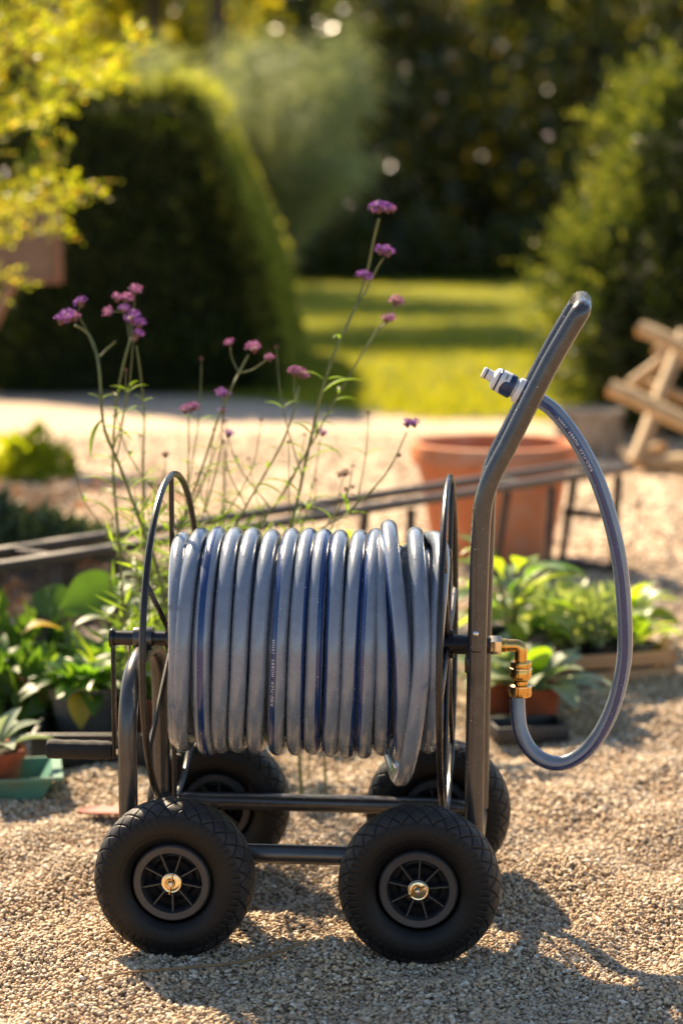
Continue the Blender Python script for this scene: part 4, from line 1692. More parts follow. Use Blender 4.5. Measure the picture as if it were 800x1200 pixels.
verbena('thin verbena stem standing just right of the purple cluster', 4.40,
        [([(170, 650), (168, 560), (169, 490), (165, 440), (160, 405)], .0018)], [(158, 398, 'd', 5)], [(168, 560, .4, .6, .7), (170, 610, 2.7, .5, .9), (163, 446, 2.6, -.5, .5)])
verbena('short verbena stem with one flat pink purple head', 4.38,
        [([(212, 650), (219, 580), (221, 530), (221, 488)], .0015)], [(217, 481, 'k', 8), (224, 479, 'k', 9), (228, 477, 'k', 7)], [(219, 575, .6, .4, .8), (216, 610, 3.3, .3, .9)])
verbena('verbena stem forking into three small pink heads', 4.34,
        [([(205, 650), (222, 590), (238, 545), (256, 490), (271, 455), (280, 437), (291, 416)], .0020), ([(280, 437), (272, 420), (270, 408)], .0012), ([(281, 437), (296, 433), (312, 422)], .0012), ([(240, 600), (256, 540), (262, 490), (262, 470)], .0013)],
        [(269, 402, 'k', 7), (297, 408, 'k', 11), (316, 420, 'k', 7), (258, 461, 'p', 8), (265, 464, 'p', 8), (261, 482, 'p', 6)],
        [(238, 550, .5, .2, .8), (224, 590, 2.8, .5, 1.0), (256, 545, .2, .1, .7)])
verbena('slight verbena stem with a single small purple button head', 4.42,
        [([(255, 650), (262, 590), (264, 550), (267, 515)], .0013)], [(268, 509, 'p', 8)], [(262, 590, .4, .5, .8), (264, 560, 2.7, .5, .5)])
verbena('verbena stem with a pale pink flat head near the middle', 4.30,
        [([(262, 660), (285, 600), (305, 565), (330, 520), (345, 480), (350, 452)], .0020), ([(347, 470), (345, 455), (345, 440)], .0013)],
        [(345, 436, 'k', 9), (352, 438, 'k', 9), (357, 441, 'k', 7)], [(305, 565, .1, .0, .9), (330, 520, -.2, -.2, .8), (285, 600, 2.9, .4, 1.0)])
verbena('tallest verbena stem with purple heads above the hose', 4.26,
        [([(340, 640), (352, 570), (365, 510), (378, 455), (395, 405), (416, 360), (430, 318), (438, 280), (444, 256)], .0026), ([(414, 365), (428, 342), (440, 318), (449, 302)], .0016), ([(416, 362), (422, 345), (427, 330)], .0013)],
        [(438, 245, 'p', 9), (445, 244, 'p', 11), (453, 245, 'p', 9), (460, 246, 'k', 6), (446, 294, 'p', 9), (454, 296, 'p', 10), (424, 323, 'p', 8), (430, 325, 'p', 8)],
        [(378, 460, .1, .45, 1.1), (357, 545, .2, .5, 1.1), (365, 510, 2.6, .5, .8), (352, 580, 2.9, .6, .9), (416, 365, .3, .9, .3)])
verbena('leaning verbena stem with two pink heads below the tallest bloom', 4.34,
        [([(300, 640), (330, 580), (365, 520), (392, 470), (418, 425), (440, 390), (452, 380)], .0018), ([(440, 390), (452, 372), (462, 360)], .0012)],
        [(464, 354, 'k', 10), (453, 375, 'k', 8), (459, 373, 'k', 7)], [(365, 520, -.2, -.3, 1.0), (330, 580, 2.9, .4, 1.0), (392, 470, 0, .2, .6)])
verbena('short verbena stem with a small violet head beside the tallest stem', 4.44,
        [([(350, 650), (362, 590), (370, 550), (375, 515)], .0012)], [(371, 508, 'p', 6), (378, 508, 'p', 7)], [(362, 590, .4, .3, .8)])
verbena('arching verbena stem with a dark violet head by the terracotta pot', 4.22,
        [([(370, 640), (402, 605), (432, 578), (452, 555), (466, 530), (476, 506)], .0017)], [(477, 497, 'p', 8), (485, 497, 'p', 8), (467, 534, 'd', 4)], [(402, 605, .2, .2, .7)])
verbena('faded verbena stem with small brown seed heads above the coil', 4.40,
        [([(385, 650), (392, 605), (398, 575), (402, 560)], .0011), ([(398, 580), (404, 574), (413, 572)], .0009)], [(398, 557, 'd', 6), (405, 555, 'd', 7), (405, 574, 'd', 4), (413, 571, 'd', 4)], [(390, 620, .5, .3, .6)])
verbena('dry verbena stem ending in a tiny brown bud left of centre', 4.42,
        [([(178, 660), (186, 600), (192, 560), (194, 540)], .0012)], [(194, 534, 'd', 6)], [(186, 600, 2.4, .5, .7), (190, 570, .6, .6, .6)])

# basal leaves of the verbena patch: a tangle of narrow leaves
n = 760
P = np.stack([rng.uniform(-.48, .16, n), rng.uniform(4.25, 4.65, n), .28 + .36 * rng.random(n) ** 1.2], 1)
kk = P[:, 2] < np.interp(P[:, 0], [-.52, -.4, -.1, .16], [.42, .62, .50, .42])
P = P[kk]
D = np.stack([rng.normal(0, .8, len(P)), rng.normal(0, .6, len(P)), rng.uniform(.1, 1.1, len(P))], 1)
me = quad_mesh('flowerbed_leaves', leaves(P, D, rng.uniform(.04, .10, len(P)), rng.uniform(.004, .009, len(P)), .25), MT['leaf_slim'])
b = MB()
o = link('flowerbed_leaves', me)
tag(o, 'tangle of narrow green leaves at the foot of the verbena', kind='stuff')

# ================================================================== LOW BENCH, TERRACOTTA POT AND BACKGROUND OBJECTS
bench = empty('low_bench', (.0, 0, 0))
tag(bench, 'long low weathered bench frame running behind the hose reel', 'bench')
A, Bp = W(-60, 672, 5.02), W(738, 553, 7.12)
A.z = Bp.z = .362
u = (Bp - A).normalized()
nrm = Vector((-u.y, u.x, 0))
ang = math.atan2(u.y, u.x)
RM = Matrix.Rotation(ang, 4, 'Z')
L_ = (Bp - A).length
bench.location = (A.x, A.y, 0)
bench.rotation_euler = (0, 0, ang)
for off in (0.0, .17):
    MB().box((L_ / 2, off, .350), (L_, .036, .024), bev=.004).build('rail', MT['bench_top'], bench, angle=30)
MB().box((L_ - .022, .085, .350), (.045, .130, .020), bev=.003).build('end_piece', MT['bench_top'], bench, angle=30)
for t_ in (.03, .12, .50, .80, .97):
    MB().box((L_ * t_, .085, .3485), (.03, .132, .018), bev=.003).build('cross_piece', MT['bench_wood'], bench, angle=30)
for t_ in (.105, .19, .60, .845, .975):
    for off in (.0, .17):
        b = MB()
        xx0 = L_ * t_
        b.tube([(xx0, off, .33), (xx0 - .05, off + (.02 if off else -.02), .0)], [.023, .019] if t_ < .3 else [.018, .015], 4)
        b.build('leg', MT['bench_wood'], bench, smooth=False)
for z_, t_ in ((.20, .97), (.03, .97)):
    MB().box((L_ * t_ - .03, .085, z_), (.03, .19, .022), bev=.003).build('stretcher', MT['bench_wood'], bench, angle=30)

pot = empty('terracotta_pot', (.518, 7.41, 0))
tag(pot, 'large orange terracotta pot with a thick pale rim', 'pot')
b = MB()
b.lathe([(0, .0), (.195, .0), (.203, .012), (.257, .33), (.245, .33), (.19, .03), (0, .03)], 56)
b.build('pot_body', MT['terracotta'], pot)
b = MB()
b.lathe([(.256, .328), (.276, .332), (.283, .340), (.285, .392), (.281, .401), (.268, .405), (.257, .401), (.247, .33)], 56)
b.build('rim', MT['terracotta'], pot)
b = MB()
b.lathe([(0, .28), (.240, .275)], 40)
b.build('soil', MT['soil'], pot)

tub = empty('stone_tub', W(660, 530, 10.9) * 1)
tub.location = (1.19, 10.5, 0)
tub.scale = (.5, .5, .92)
tag(tub, 'round grey stone tub with a sunlit rim under the yew', 'tub')
b = MB()
b.lathe([(0, 0), (.30, 0), (.31, .02), (.325, .20), (.30, .20), (.28, .1), (0, .1)], 40)
b.build('tub_body', MT['stone_tub'], tub)
b = MB()
b.lathe([(.323, .198), (.345, .204), (.352, .23), (.343, .25), (.315, .252), (.30, .2)], 40)
b.build('rim', MT['stone_tub'], tub)

# trestle of peeled poles
YT = 10.2
tr = empty('pole_trestle', (W(775, 500, YT).x, YT, 0))
tag(tr, 'trestle of peeled poles with orange cut ends at the right edge', 'trestle')


def pole(a_, c_, r0_, r1_, ends=True, mat='log_wood', nm='pole'):
    a_, c_ = a_ - tr.location, c_ - tr.location
    d_ = (c_ - a_)
    pts_ = [a_.lerp(c_, t_) + Vector((.004 * math.sin(t_ * 9), 0, .005 * math.sin(t_ * 7 + 1))) for t_ in np.linspace(0, 1, 9)]
    o_ = MB().tube(pts_, [r0_ + (r1_ - r0_) * t_ for t_ in np.linspace(0, 1, 9)], 14, cap=True).build(nm, MT[mat], tr)
    if ends:
        for q_, dd, rr_ in ((a_, -d_.normalized(), r0_), (c_, d_.normalized(), r1_)):
            MB().lathe([(rr_ * 1.002, -.012), (rr_ * 1.0, .001), (rr_ * .9, .004), (0, .005)], 14, Matrix.Translation(q_) @ Vector((0, 0, 1)).rotation_difference(dd).to_matrix().to_4x4()).build('cut_end', MT['log_end'], o_)


pole(W(750, 386, YT - .1), W(890, 445, YT - .5), .037, .042)
pole(W(716, 456, YT - .35), W(880, 527, YT - .75), .040, .044)
pole(W(768, 410, YT + .25), W(930, 470, YT - .2), .030, .034)
pole(W(742, 545, YT - .4), W(800, 392, YT + .2), .036, .032, False)
pole(W(738, 452, YT + .1), W(796, 405, YT + .25), .030, .028, False)
pole(W(880, 560, YT - .9), W(842, 405, YT - .2), .036, .032, False)
pole(W(760, 452, YT + .05), W(850, 480, YT - .2), .026, .026)
pole(W(752, 528, YT + .35), W(775, 524, YT + .2), .024, .024)
for i, (a_, c_, rr_) in enumerate([((752, 553), (800, 560), .045), ((770, 510), (812, 508), .04)]):
    p0, p1 = G(*a_), G(c_[0] + 70, c_[1])
    p0.z = p1.z = rr_ * .9
    b = MB()
    b.tube([p0 - p0, (p1 - p0) * .5 + Vector((0, .02, .01)), p1 - p0], [rr_ * .8, rr_, rr_ * .9], 12)
    o = b.build('fallen_log', MT['log_wood'])
    o.location = p0
    tag(o, ['log lying on the gravel in front of the trestle', 'short log lying in the shade behind the trestle legs'][i], 'log', 'logs lying by the trestle')

# wooden board with a frame standing in front of the yew
YB = 10.6
bd = empty('wooden_board', (W(15, 300, YB).x, YB, 0))
tag(bd, 'brown framed wooden board on posts half hidden by the golden shrub', 'board')
p00, p11 = W(-70, 332, YB) - bd.location, W(72, 228, YB) - bd.location
fw = .035
cx_, cz_ = (p00.x + p11.x) / 2, (p00.z + p11.z) / 2
w_, h_ = p11.x - p00.x, p11.z - p00.z
MB().box((cx_, 0, cz_), (w_ - .04, .012, h_ - .04)).build('panel', MT['board_face'], bd, smooth=False)
MB().box((cx_, 0, p00.z + fw / 2), (w_ - 2 * fw, .032, fw), bev=.004).build('frame_rail', MT['board_wood'], bd)
MB().box((cx_, 0, p11.z - fw / 2), (w_ - 2 * fw, .032, fw), bev=.004).build('frame_rail', MT['board_wood'], bd)
for xx_ in (p00.x + fw / 2, p11.x - fw / 2):
    MB().box((xx_, 0, cz_), (fw, .034, h_), bev=.004).build('frame_stile', MT['board_wood'], bd)
for (a_, c_) in (((20, 335), (-14, 400)), ((-50, 335), (-84, 400))):
    q0, q1 = W(*a_, YB) - bd.location, W(*c_, YB) - bd.location
    q1 = q0 + (q1 - q0) * (q0.z / (q0.z - q1.z))
    MB().tube([q0 + Vector((0, .03, .05)), q1 + Vector((0, .03, 0))], .022, 8).build('leg', MT['board_wood'], bd)

# bed plants at the left
def leafy_mound(name, label, cat, loc, rx, ry, hh, n_, lmin, lmax, wr, mat, group=None, up=.5):
    r_ = empty(name, loc)
    tag(r_, label, cat, group)
    dv_ = unit(rng.normal(size=(n_, 3))) * (rng.random(n_) ** .45)[:, None]
    dv_[:, 2] = np.abs(dv_[:, 2])
    P_ = dv_ * np.array([rx, ry, hh])
    D_ = dv_ * .7 + np.array([0, 0, up]) + rng.normal(0, .45, (n_, 3))
    ll_ = rng.uniform(lmin, lmax, n_)
    link('foliage', quad_mesh('foliage', leaves(P_, D_, ll_, ll_ * wr * rng.uniform(.8, 1.2, n_), .12), mat), r_)
    b_ = MB()
    for i in range(6):
        a2 = i * 1.05
        b_.tube([(0, 0, 0), (rx * .35 * math.cos(a2), ry * .35 * math.sin(a2), hh * .5), (rx * .7 * math.cos(a2), ry * .7 * math.sin(a2), hh * .8)], [.006, .004, .002], 5)
    b_.build('stems', MT['stem_dark'], r_)
    return r_


MT['leaf_filler'] = leafmat('seedling_leaf', [(0, (.05, .10, .02)), (.6, (.085, .16, .028)), (1, (.15, .23, .045))], (2.2, 2.2, .6), .5, .45, .4)
MT['leaf_lime_m'] = leafmat('lime_bush_leaf', [(0, (.16, .22, .02)), (.6, (.26, .32, .03)), (1, (.38, .38, .05))], (1.9, 1.7, .35), .55, .45, .4)
g0 = G(38, 562)
leafy_mound('lime_plant', 'low lime yellow plant glowing on the gravel by the bed', 'plant', (g0.x, g0.y, 0), .17, .14, .20, 320, .05, .10, .6, MT['leaf_lime_m'])
for i, (px_, py_, s_, lb) in enumerate([(16, 640, .22, 'dull blue green clump of leaves in the soil bed at left edge'), (-60, 640, .34, 'dull leafy clump in the soil bed just outside the corner'), (70, 640, .16, 'small sparse dull clump on the brown soil of the bed')]):
    g0 = G(px_, py_ + 22)
    leafy_mound('bed_plant', lb, 'plant', (g0.x, g0.y, .02), s_, s_ * .8, s_ * .62, int(900 * s_ / .3), .05, .11, .45, MT['leaf_dull'], 'dull plants in the soil bed')

# dry leaf litter on the bed
n = 900
P = np.stack([rng.uniform(-2.6, -.6, n), rng.uniform(6.1, 9.2, n), np.full(n, .05) + .02 * rng.random(n)], 1)
me = quad_mesh('leaf_litter', leaves(P, np.stack([rng.normal(size=n), rng.normal(size=n), rng.normal(0, .25, n)], 1), rng.uniform(.03, .06, n), rng.uniform(.015, .03, n)), MT['leaf_brown'])
tag(link('leaf_litter', me), 'dry brown litter on the soil bed', kind='stuff')


# ================================================================== POTTED PLANTS AND TRAYS
def add_pot(root_, rad, hh, mat, z0=0.0, rim=True):
    b_ = MB()
    b_.lathe([(0, z0), (rad * .74, z0), (rad * .76, z0 + .004), (rad * .96, z0 + hh), (rad * .90, z0 + hh), (rad * .72, z0 + .01), (0, z0 + .01)], 28)
    o_ = b_.build('pot', mat, root_)
    if rim:
        b_ = MB()
        b_.lathe([(rad * .95, z0 + hh * .80), (rad * 1.03, z0 + hh * .81), (rad * 1.06, z0 + hh), (rad * 1.02, z0 + hh + .003), (rad * .90, z0 + hh)], 28)
        b_.build('rim', mat, o_)
    b_ = MB()
    b_.lathe([(0, z0 + hh * .88), (rad * .5, z0 + hh * .87), (rad * .91, z0 + hh * .84)], 20)
    b_.build('soil', MT['soil'], root_)
    return z0 + hh * .88


def rosette(root_, me_, n_, z, t0, t1, s0, s1, spread=.01, az0=0.0, rnd=None, arc=6.2832):
    rd = rnd or random
    for i in range(n_):
        a_ = az0 + (i * 2.39996) % arc if arc > 6 else az0 + arc * (i + .5) / n_ + rd.uniform(-.2, .2)
        f_ = i / max(1, n_ - 1)
        put_leaf(root_, me_, (math.cos(a_) * spread * (1 - f_ * .6), math.sin(a_) * spread * (1 - f_ * .6), z + .004 * i / n_), a_, t0 + (t1 - t0) * f_ + rd.uniform(-.12, .12), s1 + (s0 - s1) * (1 - f_) * rd.uniform(.85, 1.1), rd.uniform(-.3, .3))


MT['leaf_big'] = leafmat('burdock_leaf', [(0, (.045, .09, .018)), (.6, (.065, .125, .022)), (1, (.11, .17, .035))], (1.9, 2.0, .55), .45, .5, .35)
LF_BROAD = leaf_mesh('broad_leaf', .15, .062, MT['leaf_green'], .45, .12, .62, .18)
LF_LIME = leaf_mesh('lime_leaf', .15, .066, MT['leaf_lime'], .40, .12, .62, .15)
LF_SILV = leaf_mesh('felted_leaf', .13, .046, MT['leaf_silver'], .25, .18, .75, .05)
LF_SAGE = leaf_mesh('grey_green_leaf', .17, .07, MT['leaf_sage'], .40, .12, .62, .18)
LF_BLADE = leaf_mesh('blade_leaf', .26, .022, MT['leaf_lime'], .18, .3, .4, .0)
LF_BIG = leaf_mesh('big_oval_leaf', .20, .135, MT['leaf_big'], .22, .10, .60, .03, .04, 14)
LF_BROWN = leaf_mesh('dry_leaf', .12, .05, MT['leaf_brown'], .6, .25, .5, .1, .3)
LF_YEL = leaf_mesh('yellow_leaf', .09, .055, MT['leaf_yellow'], .5, .15, .55, .1)
LF_SMALL = leaf_mesh('mid_leaf', .085, .038, MT['leaf_green'], .5, .15, .55, .15)
LF_SMALLL = leaf_mesh('mid_lime_leaf', .085, .04, MT['leaf_lime'], .5, .15, .55, .15)


def potted(name, label, loc, group=None):
    r_ = empty(name, loc)
    return tag(r_, label, 'potted plant', group)


# --- left group
gt = G(15, 932)
tray = empty('plastic_tray', (gt.x - .215, gt.y + .0, 0), .16)
tag(tray, 'shallow green plastic tray lying on the gravel at the left', 'tray')
b = MB()
hw, hd, hh = .30, .085, .048
o_, i_ = [], []
for (sx, sz) in ((.90, .0), (1.0, hh), (1.05, hh), (1.05, hh - .008)):
    o_.append([(s1 * hw * sx, s2 * hd * sx, sz) for s1, s2 in ((-1, -1), (1, -1), (1, 1), (-1, 1))])
inn = [[(s1 * hw * sx, s2 * hd * sx, sz) for s1, s2 in ((-1, -1), (1, -1), (1, 1), (-1, 1))] for sx, sz in ((.985, hh), (.88, .005))]
allr = [o_[3], o_[2], inn[0], inn[1]]
vs, fs = [], []
for ring_ in allr:
    vs += ring_
for i in range(3):
    for k_ in range(4):
        l_ = (k_ + 1) % 4
        fs.append((i * 4 + k_, i * 4 + l_, (i + 1) * 4 + l_, (i + 1) * 4 + k_))
fs.append((12, 13, 14, 15))
b.add(vs, fs)
vs, fs = [], []
for ring_ in o_[:2]:
    vs += ring_
fs = [(k_, (k_ + 1) % 4, 4 + (k_ + 1) % 4, 4 + k_) for k_ in range(4)] + [(3, 2, 1, 0)]
b.add(vs, fs)
b.build('tray_body', MT['green_plastic'], tray, smooth=False)

p = potted('silver_rosette', 'silvery felted rosette in a small dark red pot on the green tray', (gt.x - .045, gt.y + .03, .006))
z_ = add_pot(p, .068, .085, MT['terracotta_dark'])
rosette(p, LF_SILV, 13, z_, .25, 1.15, 1.0, .75, .012, .4)

tubx = G(200, 905)
tb = empty('black_trough', (-.432, 4.725, 0), .0)
tag(tb, 'long low black plastic trough behind the crank handle', 'trough')
b = MB()
hw, hd, hh = .235, .155, .075
for (x0, x1, y0, y1) in ((-hw, hw, -hd, -hd + .012), (-hw, hw, hd - .012, hd), (-hw, -hw + .012, -hd + .012, hd - .012), (hw - .012, hw, -hd + .012, hd - .012)):
    b.box(((x0 + x1) / 2, (y0 + y1) / 2, hh / 2 + .004), (x1 - x0, y1 - y0, hh), bev=.003)
b.box((0, 0, .008), (hw * 2 - .026, hd * 2 - .026, .008))
b.build('trough_body', MT['black_pot'], tb, angle=30)
b = MB()
for (x0, x1, y0, y1) in ((-hw - .008, hw + .008, -hd - .010, -hd - .0005), (-hw - .008, hw + .008, hd + .0005, hd + .010)):
    b.box(((x0 + x1) / 2, (y0 + y1) / 2, hh), (x1 - x0, y1 - y0, .014), bev=.003)
b.build('rim', MT['black_pot'], tb, angle=30)

p = potted('leafy_pot', 'green leafy plant in a plain grey nursery pot', (W(100, 850, 4.80).x, 4.79, .014))
z_ = add_pot(p, .078, .125, MT['grey_pot'])
rosette(p, LF_BROAD, 22, z_, .05, 1.2, .85, .6, .03, .2)
rosette(p, LF_SMALL, 34, z_ + .01, .2, 1.3, 1.2, .8, .05, 1.2)
put_leaf(p, LF_YEL, (.0, -.07, z_ + .02), -1.45, -.65, 1.0)

p = potted('blade_plant', 'fan of bright upright blade leaves in a red pot', (W(172, 850, 4.86).x, 4.86, .014))
z_ = add_pot(p, .058, .085, MT['terracotta_dark'])
for i in range(15):
    put_leaf(p, LF_BLADE, (random.uniform(-.03, .03), random.uniform(-.03, .03), z_), random.uniform(0, 6.28), random.uniform(.85, 1.45), random.uniform(.7, 1.05), random.uniform(-.4, .4))

p = potted('leafy_pot', 'leafy pot with one yellowed leaf at the left edge', (W(0, 830, 4.95).x, 4.95, 0), None)
z_ = add_pot(p, .09, .13, MT['black_pot'])
rosette(p, LF_BROAD, 18, z_, .1, 1.2, .95, .7, .03, .9)
rosette(p, LF_SMALL, 26, z_ + .02, .2, 1.3, 1.2, .8, .05, .4)
put_leaf(p, LF_YEL, (.06, -.03, z_ + .115), .3, .35, 1.0)
put_leaf(p, LF_BROWN, (.05, -.08, z_ + .01), -.9, .25, 1.0)
put_leaf(p, LF_BROWN, (.08, -.06, z_ - .0), -.6, -.1, 1.1)

p = tag(empty('big_leaf_plant', (W(98, 800, 5.02).x, 5.02, 0)), 'plant lifting one very large oval green leaf on a stalk', 'plant')
for (x_, y_, az, tl, sc_, rl) in ((-.05, 0, .25, .30, 1.0, 1.0), (-.02, .06, 2.7, .35, .8, -.8), (.10, .05, -.2, .4, .6, .6)):
    zt = {1.0: .27, .8: .24, .6: .25}[sc_]
    MB().tube(smooth_path([(0, 0, 0), (x_ * .5, y_ * .5, zt * .5), (x_, y_, zt)], 5), [.006 - .0003 * i for i in range(11)], 6).build('stalk', MT['stem'], p)
    put_leaf(p, LF_BIG, (x_, y_, zt), az, tl, sc_ * .84, rl)

p = tag(empty('variegated_plant', (W(150, 780, 4.72).x, 4.72, 0)), 'pale grey green plant with slender leaves behind the left flange', 'plant')
for k_ in range(3):
    MB().tube([(0, 0, 0), (.02 * (k_ - 1), .01, .2), (.04 * (k_ - 1), .02, .40)], [.004, .003, .002], 5).build('stalk', MT['stem'], p)
for i in range(22):
    k_ = i % 3
    zz_ = .16 + .011 * i
    put_leaf(p, LF_SAGE, (.04 * (k_ - 1) * zz_ / .4, .01, zz_), i * 2.4, random.uniform(-.1, .7), random.uniform(.35, .6))

for j, (px_, Yq, lb) in enumerate([(48, 4.98, 'low green seedling pot between the grey pot and the edge pot'), (135, 5.05, 'low green seedling pot behind the grey pot'), (215, 5.1, 'low green seedling pot behind the far left wheel'), (270, 5.12, 'low green seedling pot under the hose coil'), ]):
    p = potted('seedling_pot', lb, (W(px_, 860, Yq).x, Yq, 0), 'green seedling pots behind the cart')
    z_ = add_pot(p, .06, .09, MT['black_pot'])
    rosette(p, [LF_SMALL, LF_BROAD, LF_SMALLL, LF_SMALL][j], 22, z_, .1, 1.2, 1.35, 1.0, .03, j * 1.0)

for (px_, py_, Yq, rx_, hh_, n_, lb) in ((62, 850, 5.25, .12, .20, 170, 'dense green seedlings behind the grey pot and under the big leaf'), (15, 850, 5.3, .13, .21, 180, 'dense green seedlings at the left edge in front of the bench'), (250, 850, 5.0, .09, .16, 130, 'dense green seedlings in shade under the left end of the coil'), (36, 850, 4.86, .10, .19, 150, 'dense green seedlings filling the gap left of the grey pot'), (146, 850, 4.90, .085, .20, 140, 'dense green seedlings between the grey pot and the crank'), (205, 850, 4.95, .08, .19, 120, 'dense green seedlings seen between the flange and the arched support')):
    leafy_mound('seedling_clump', lb, 'plant', (W(px_, py_, Yq).x, Yq, .0 if px_ < 40 else .012), rx_, .07, hh_, n_, .05, .095, .48, MT['leaf_filler'], 'green seedling clumps on the left', .7)
q = W(122, 850, 4.84)
p = tag(empty('blade_plant', (q.x, 4.86, .012)), 'few upright bright blades standing just left of the crank arm', 'plant')
for i in range(7):
    put_leaf(p, LF_BLADE, (random.uniform(-.02, .02), random.uniform(-.02, .02), 0), random.uniform(0, 6.28), random.uniform(1.2, 1.5), random.uniform(.8, 1.15), random.uniform(-.4, .4))

# --- behind the reel top: yellow green sprigs
for j, (px_, py_, Yq, lb) in enumerate([(268, 640, 4.75, 'leafy sprig peeping over the left part of the coil'), (425, 640, 4.9, 'yellow green sprig peeping over the middle of the coil'), (500, 650, 4.9, 'yellow green sprig beside the right ring flange')]):
    q = W(px_, py_, Yq)
    p = tag(empty('sprig_plant', (q.x, Yq, 0)), lb, 'plant', 'leafy sprigs behind the coil')
    for k_ in range(4):
        MB().tube([(0, 0, 0), (.02 * (k_ - 1.5), .02, q.z * .6), (.05 * (k_ - 1.5), .03, q.z + .02)], [.004, .003, .002], 5).build('stalk', MT['stem'], p)
    for i in range(18):
        k_ = i % 4
        zz_ = q.z * (.70 + .019 * i)
        put_leaf(p, LF_SMALLL, (.05 * (k_ - 1.5) * zz_ / q.z, .02, zz_), i * 2.4 + j, random.uniform(-.2, .8), random.uniform(.6, 1.0))

# --- right group
gc = G(708, 806)
crate = empty('wooden_crate', (gc.x - .02, gc.y + .13, 0), .30)
tag(crate, 'low slatted wooden crate full of small potted seedlings', 'crate')
cw, cd, ch = .34, .24, .085
for (cy0, ww) in ((-cd / 2, cw), (cd / 2, cw)):
    for z_ in (.022, .066):
        MB().box((0, cy0, z_), (ww, .010, .036), bev=.002).build('slat', MT['crate_wood'], crate, angle=30)
for cx0 in (-cw / 2 - .006, cw / 2 + .006):
    for z_ in (.022, .066):
        MB().box((cx0, 0, z_), (.010, cd + .012, .036), bev=.002).build('slat', MT['crate_wood'], crate, angle=30)
for cx0 in (-cw / 2 + .012, cw / 2 - .012):
    for cy0 in (-cd / 2 + .017, cd / 2 - .017):
        MB().box((cx0, cy0, .055), (.022, .022, .11), bev=.002).build('corner_post', MT['crate_wood'], crate, angle=30)
for i in range(4):
    MB().box((0, -cd / 2 + .045 + .05 * i, .007), (cw - .004, .04, .008), bev=.001).build('base_slat', MT['crate_wood'], crate, angle=30)
CM = Matrix.Translation(crate.location) @ Matrix.Rotation(.30, 4, 'Z')
SG = 'seedlings standing in the wooden crate'
names = ['pale small leaved seedling at the front left of the crate', 'pale small leaved seedling at the front middle of the crate', 'lime broad leaved seedling at the front right of the crate',
         'lime broad leaved seedling at the back left of the crate', 'pale small leaved seedling at the back middle of the crate', 'lime broad leaved seedling at the back right of the crate']
for i in range(6):
    q = CM @ Vector((-.105 + .105 * (i % 3), -.052 + .104 * (i // 3), .012))
    p = potted('seedling', names[i], q, SG)
    z_ = add_pot(p, .045, .085, MT['black_pot'] if i % 2 else MT['grey_pot'], rim=False)
    if i in (0, 1, 4):
        n = 230
        dv = unit(rng.normal(size=(n, 3))) * (rng.random(n) ** .5)[:, None]
        P = dv * np.array([.085, .075, .06]) + np.array([0, 0, z_ + .075])
        link('foliage', quad_mesh('foliage', leaves(P, dv + rng.normal(0, .5, (n, 3)) + np.array([0, 0, .4]), rng.uniform(.022, .042, n), rng.uniform(.012, .022, n), .15), MT['leaf_small']), p)
        MB().tube([(0, 0, z_ - .01), (.01, 0, z_ + .05)], [.004, .003], 5).build('stalk', MT['stem'], p)
    else:
        rosette(p, LF_LIME, 11, z_ + .01, .1, 1.0, .85, .65, .015, i)

p = potted('broad_leaf_pot', 'tall lime green broad leaf plant just right of the cart post', (W(598, 780, 5.35).x, 5.35, 0))
z_ = add_pot(p, .085, .15, MT['black_pot'])
for k_ in range(5):
    a_ = k_ * 1.3
    MB().tube([(0, 0, z_ - .01), (.02 * math.cos(a_), .02 * math.sin(a_), z_ + .08), (.05 * math.cos(a_), .04 * math.sin(a_), z_ + .17)], [.005, .004, .002], 6).build('stalk', MT['stem'], p)
for i in range(24):
    a_ = i * 2.4
    f_ = i / 24
    put_leaf(p, LF_LIME if i % 3 else LF_BROAD, (.04 * math.cos(a_) * f_, .035 * math.sin(a_) * f_, z_ + .02 + .16 * f_), a_, .1 + .8 * f_ * random.random(), .95 + .2 * random.random())

p = potted('broad_leaf_pot', 'low plant with big grey green leaves below the brass coupling', (W(628, 830, 5.0).x, 5.02, 0))
z_ = add_pot(p, .062, .085, MT['terracotta_dark'])
rosette(p, LF_SAGE, 17, z_, .05, 1.2, 1.15, .7, .02, .3)
put_leaf(p, LF_LIME, (.0, -.02, z_ + .02), -1.5, 1.1, .9)
put_leaf(p, LF_YEL, (.05, -.05, z_ + .01), -.8, -.35, .7)

p = potted('broad_leaf_pot', 'leafy grey green plant in a terracotta pot behind the cart post', (W(580, 830, 5.12).x, 5.12, 0))
z_ = add_pot(p, .062, .09, MT['terracotta_dark'])
rosette(p, LF_SAGE, 14, z_, .1, 1.2, .95, .7, .02, 1.3)

p = potted('pale_seedling_pot', 'pale fine leaved plant between the lime plant and the crate', (W(640, 790, 5.6).x, 5.62, 0))
z_ = add_pot(p, .07, .11, MT['black_pot'])
n = 420
dv = unit(rng.normal(size=(n, 3))) * (rng.random(n) ** .5)[:, None]
P = dv * np.array([.13, .11, .065]) + np.array([0, 0, z_ + .065])
link('foliage', quad_mesh('foliage', leaves(P, dv + rng.normal(0, .5, (n, 3)) + np.array([0, 0, .4]), rng.uniform(.025, .045, n), rng.uniform(.013, .024, n), .15), MT['leaf_small']), p)
MB().tube([(0, 0, z_ - .01), (.01, 0, z_ + .07)], [.005, .003], 5).build('stalk', MT['stem'], p)

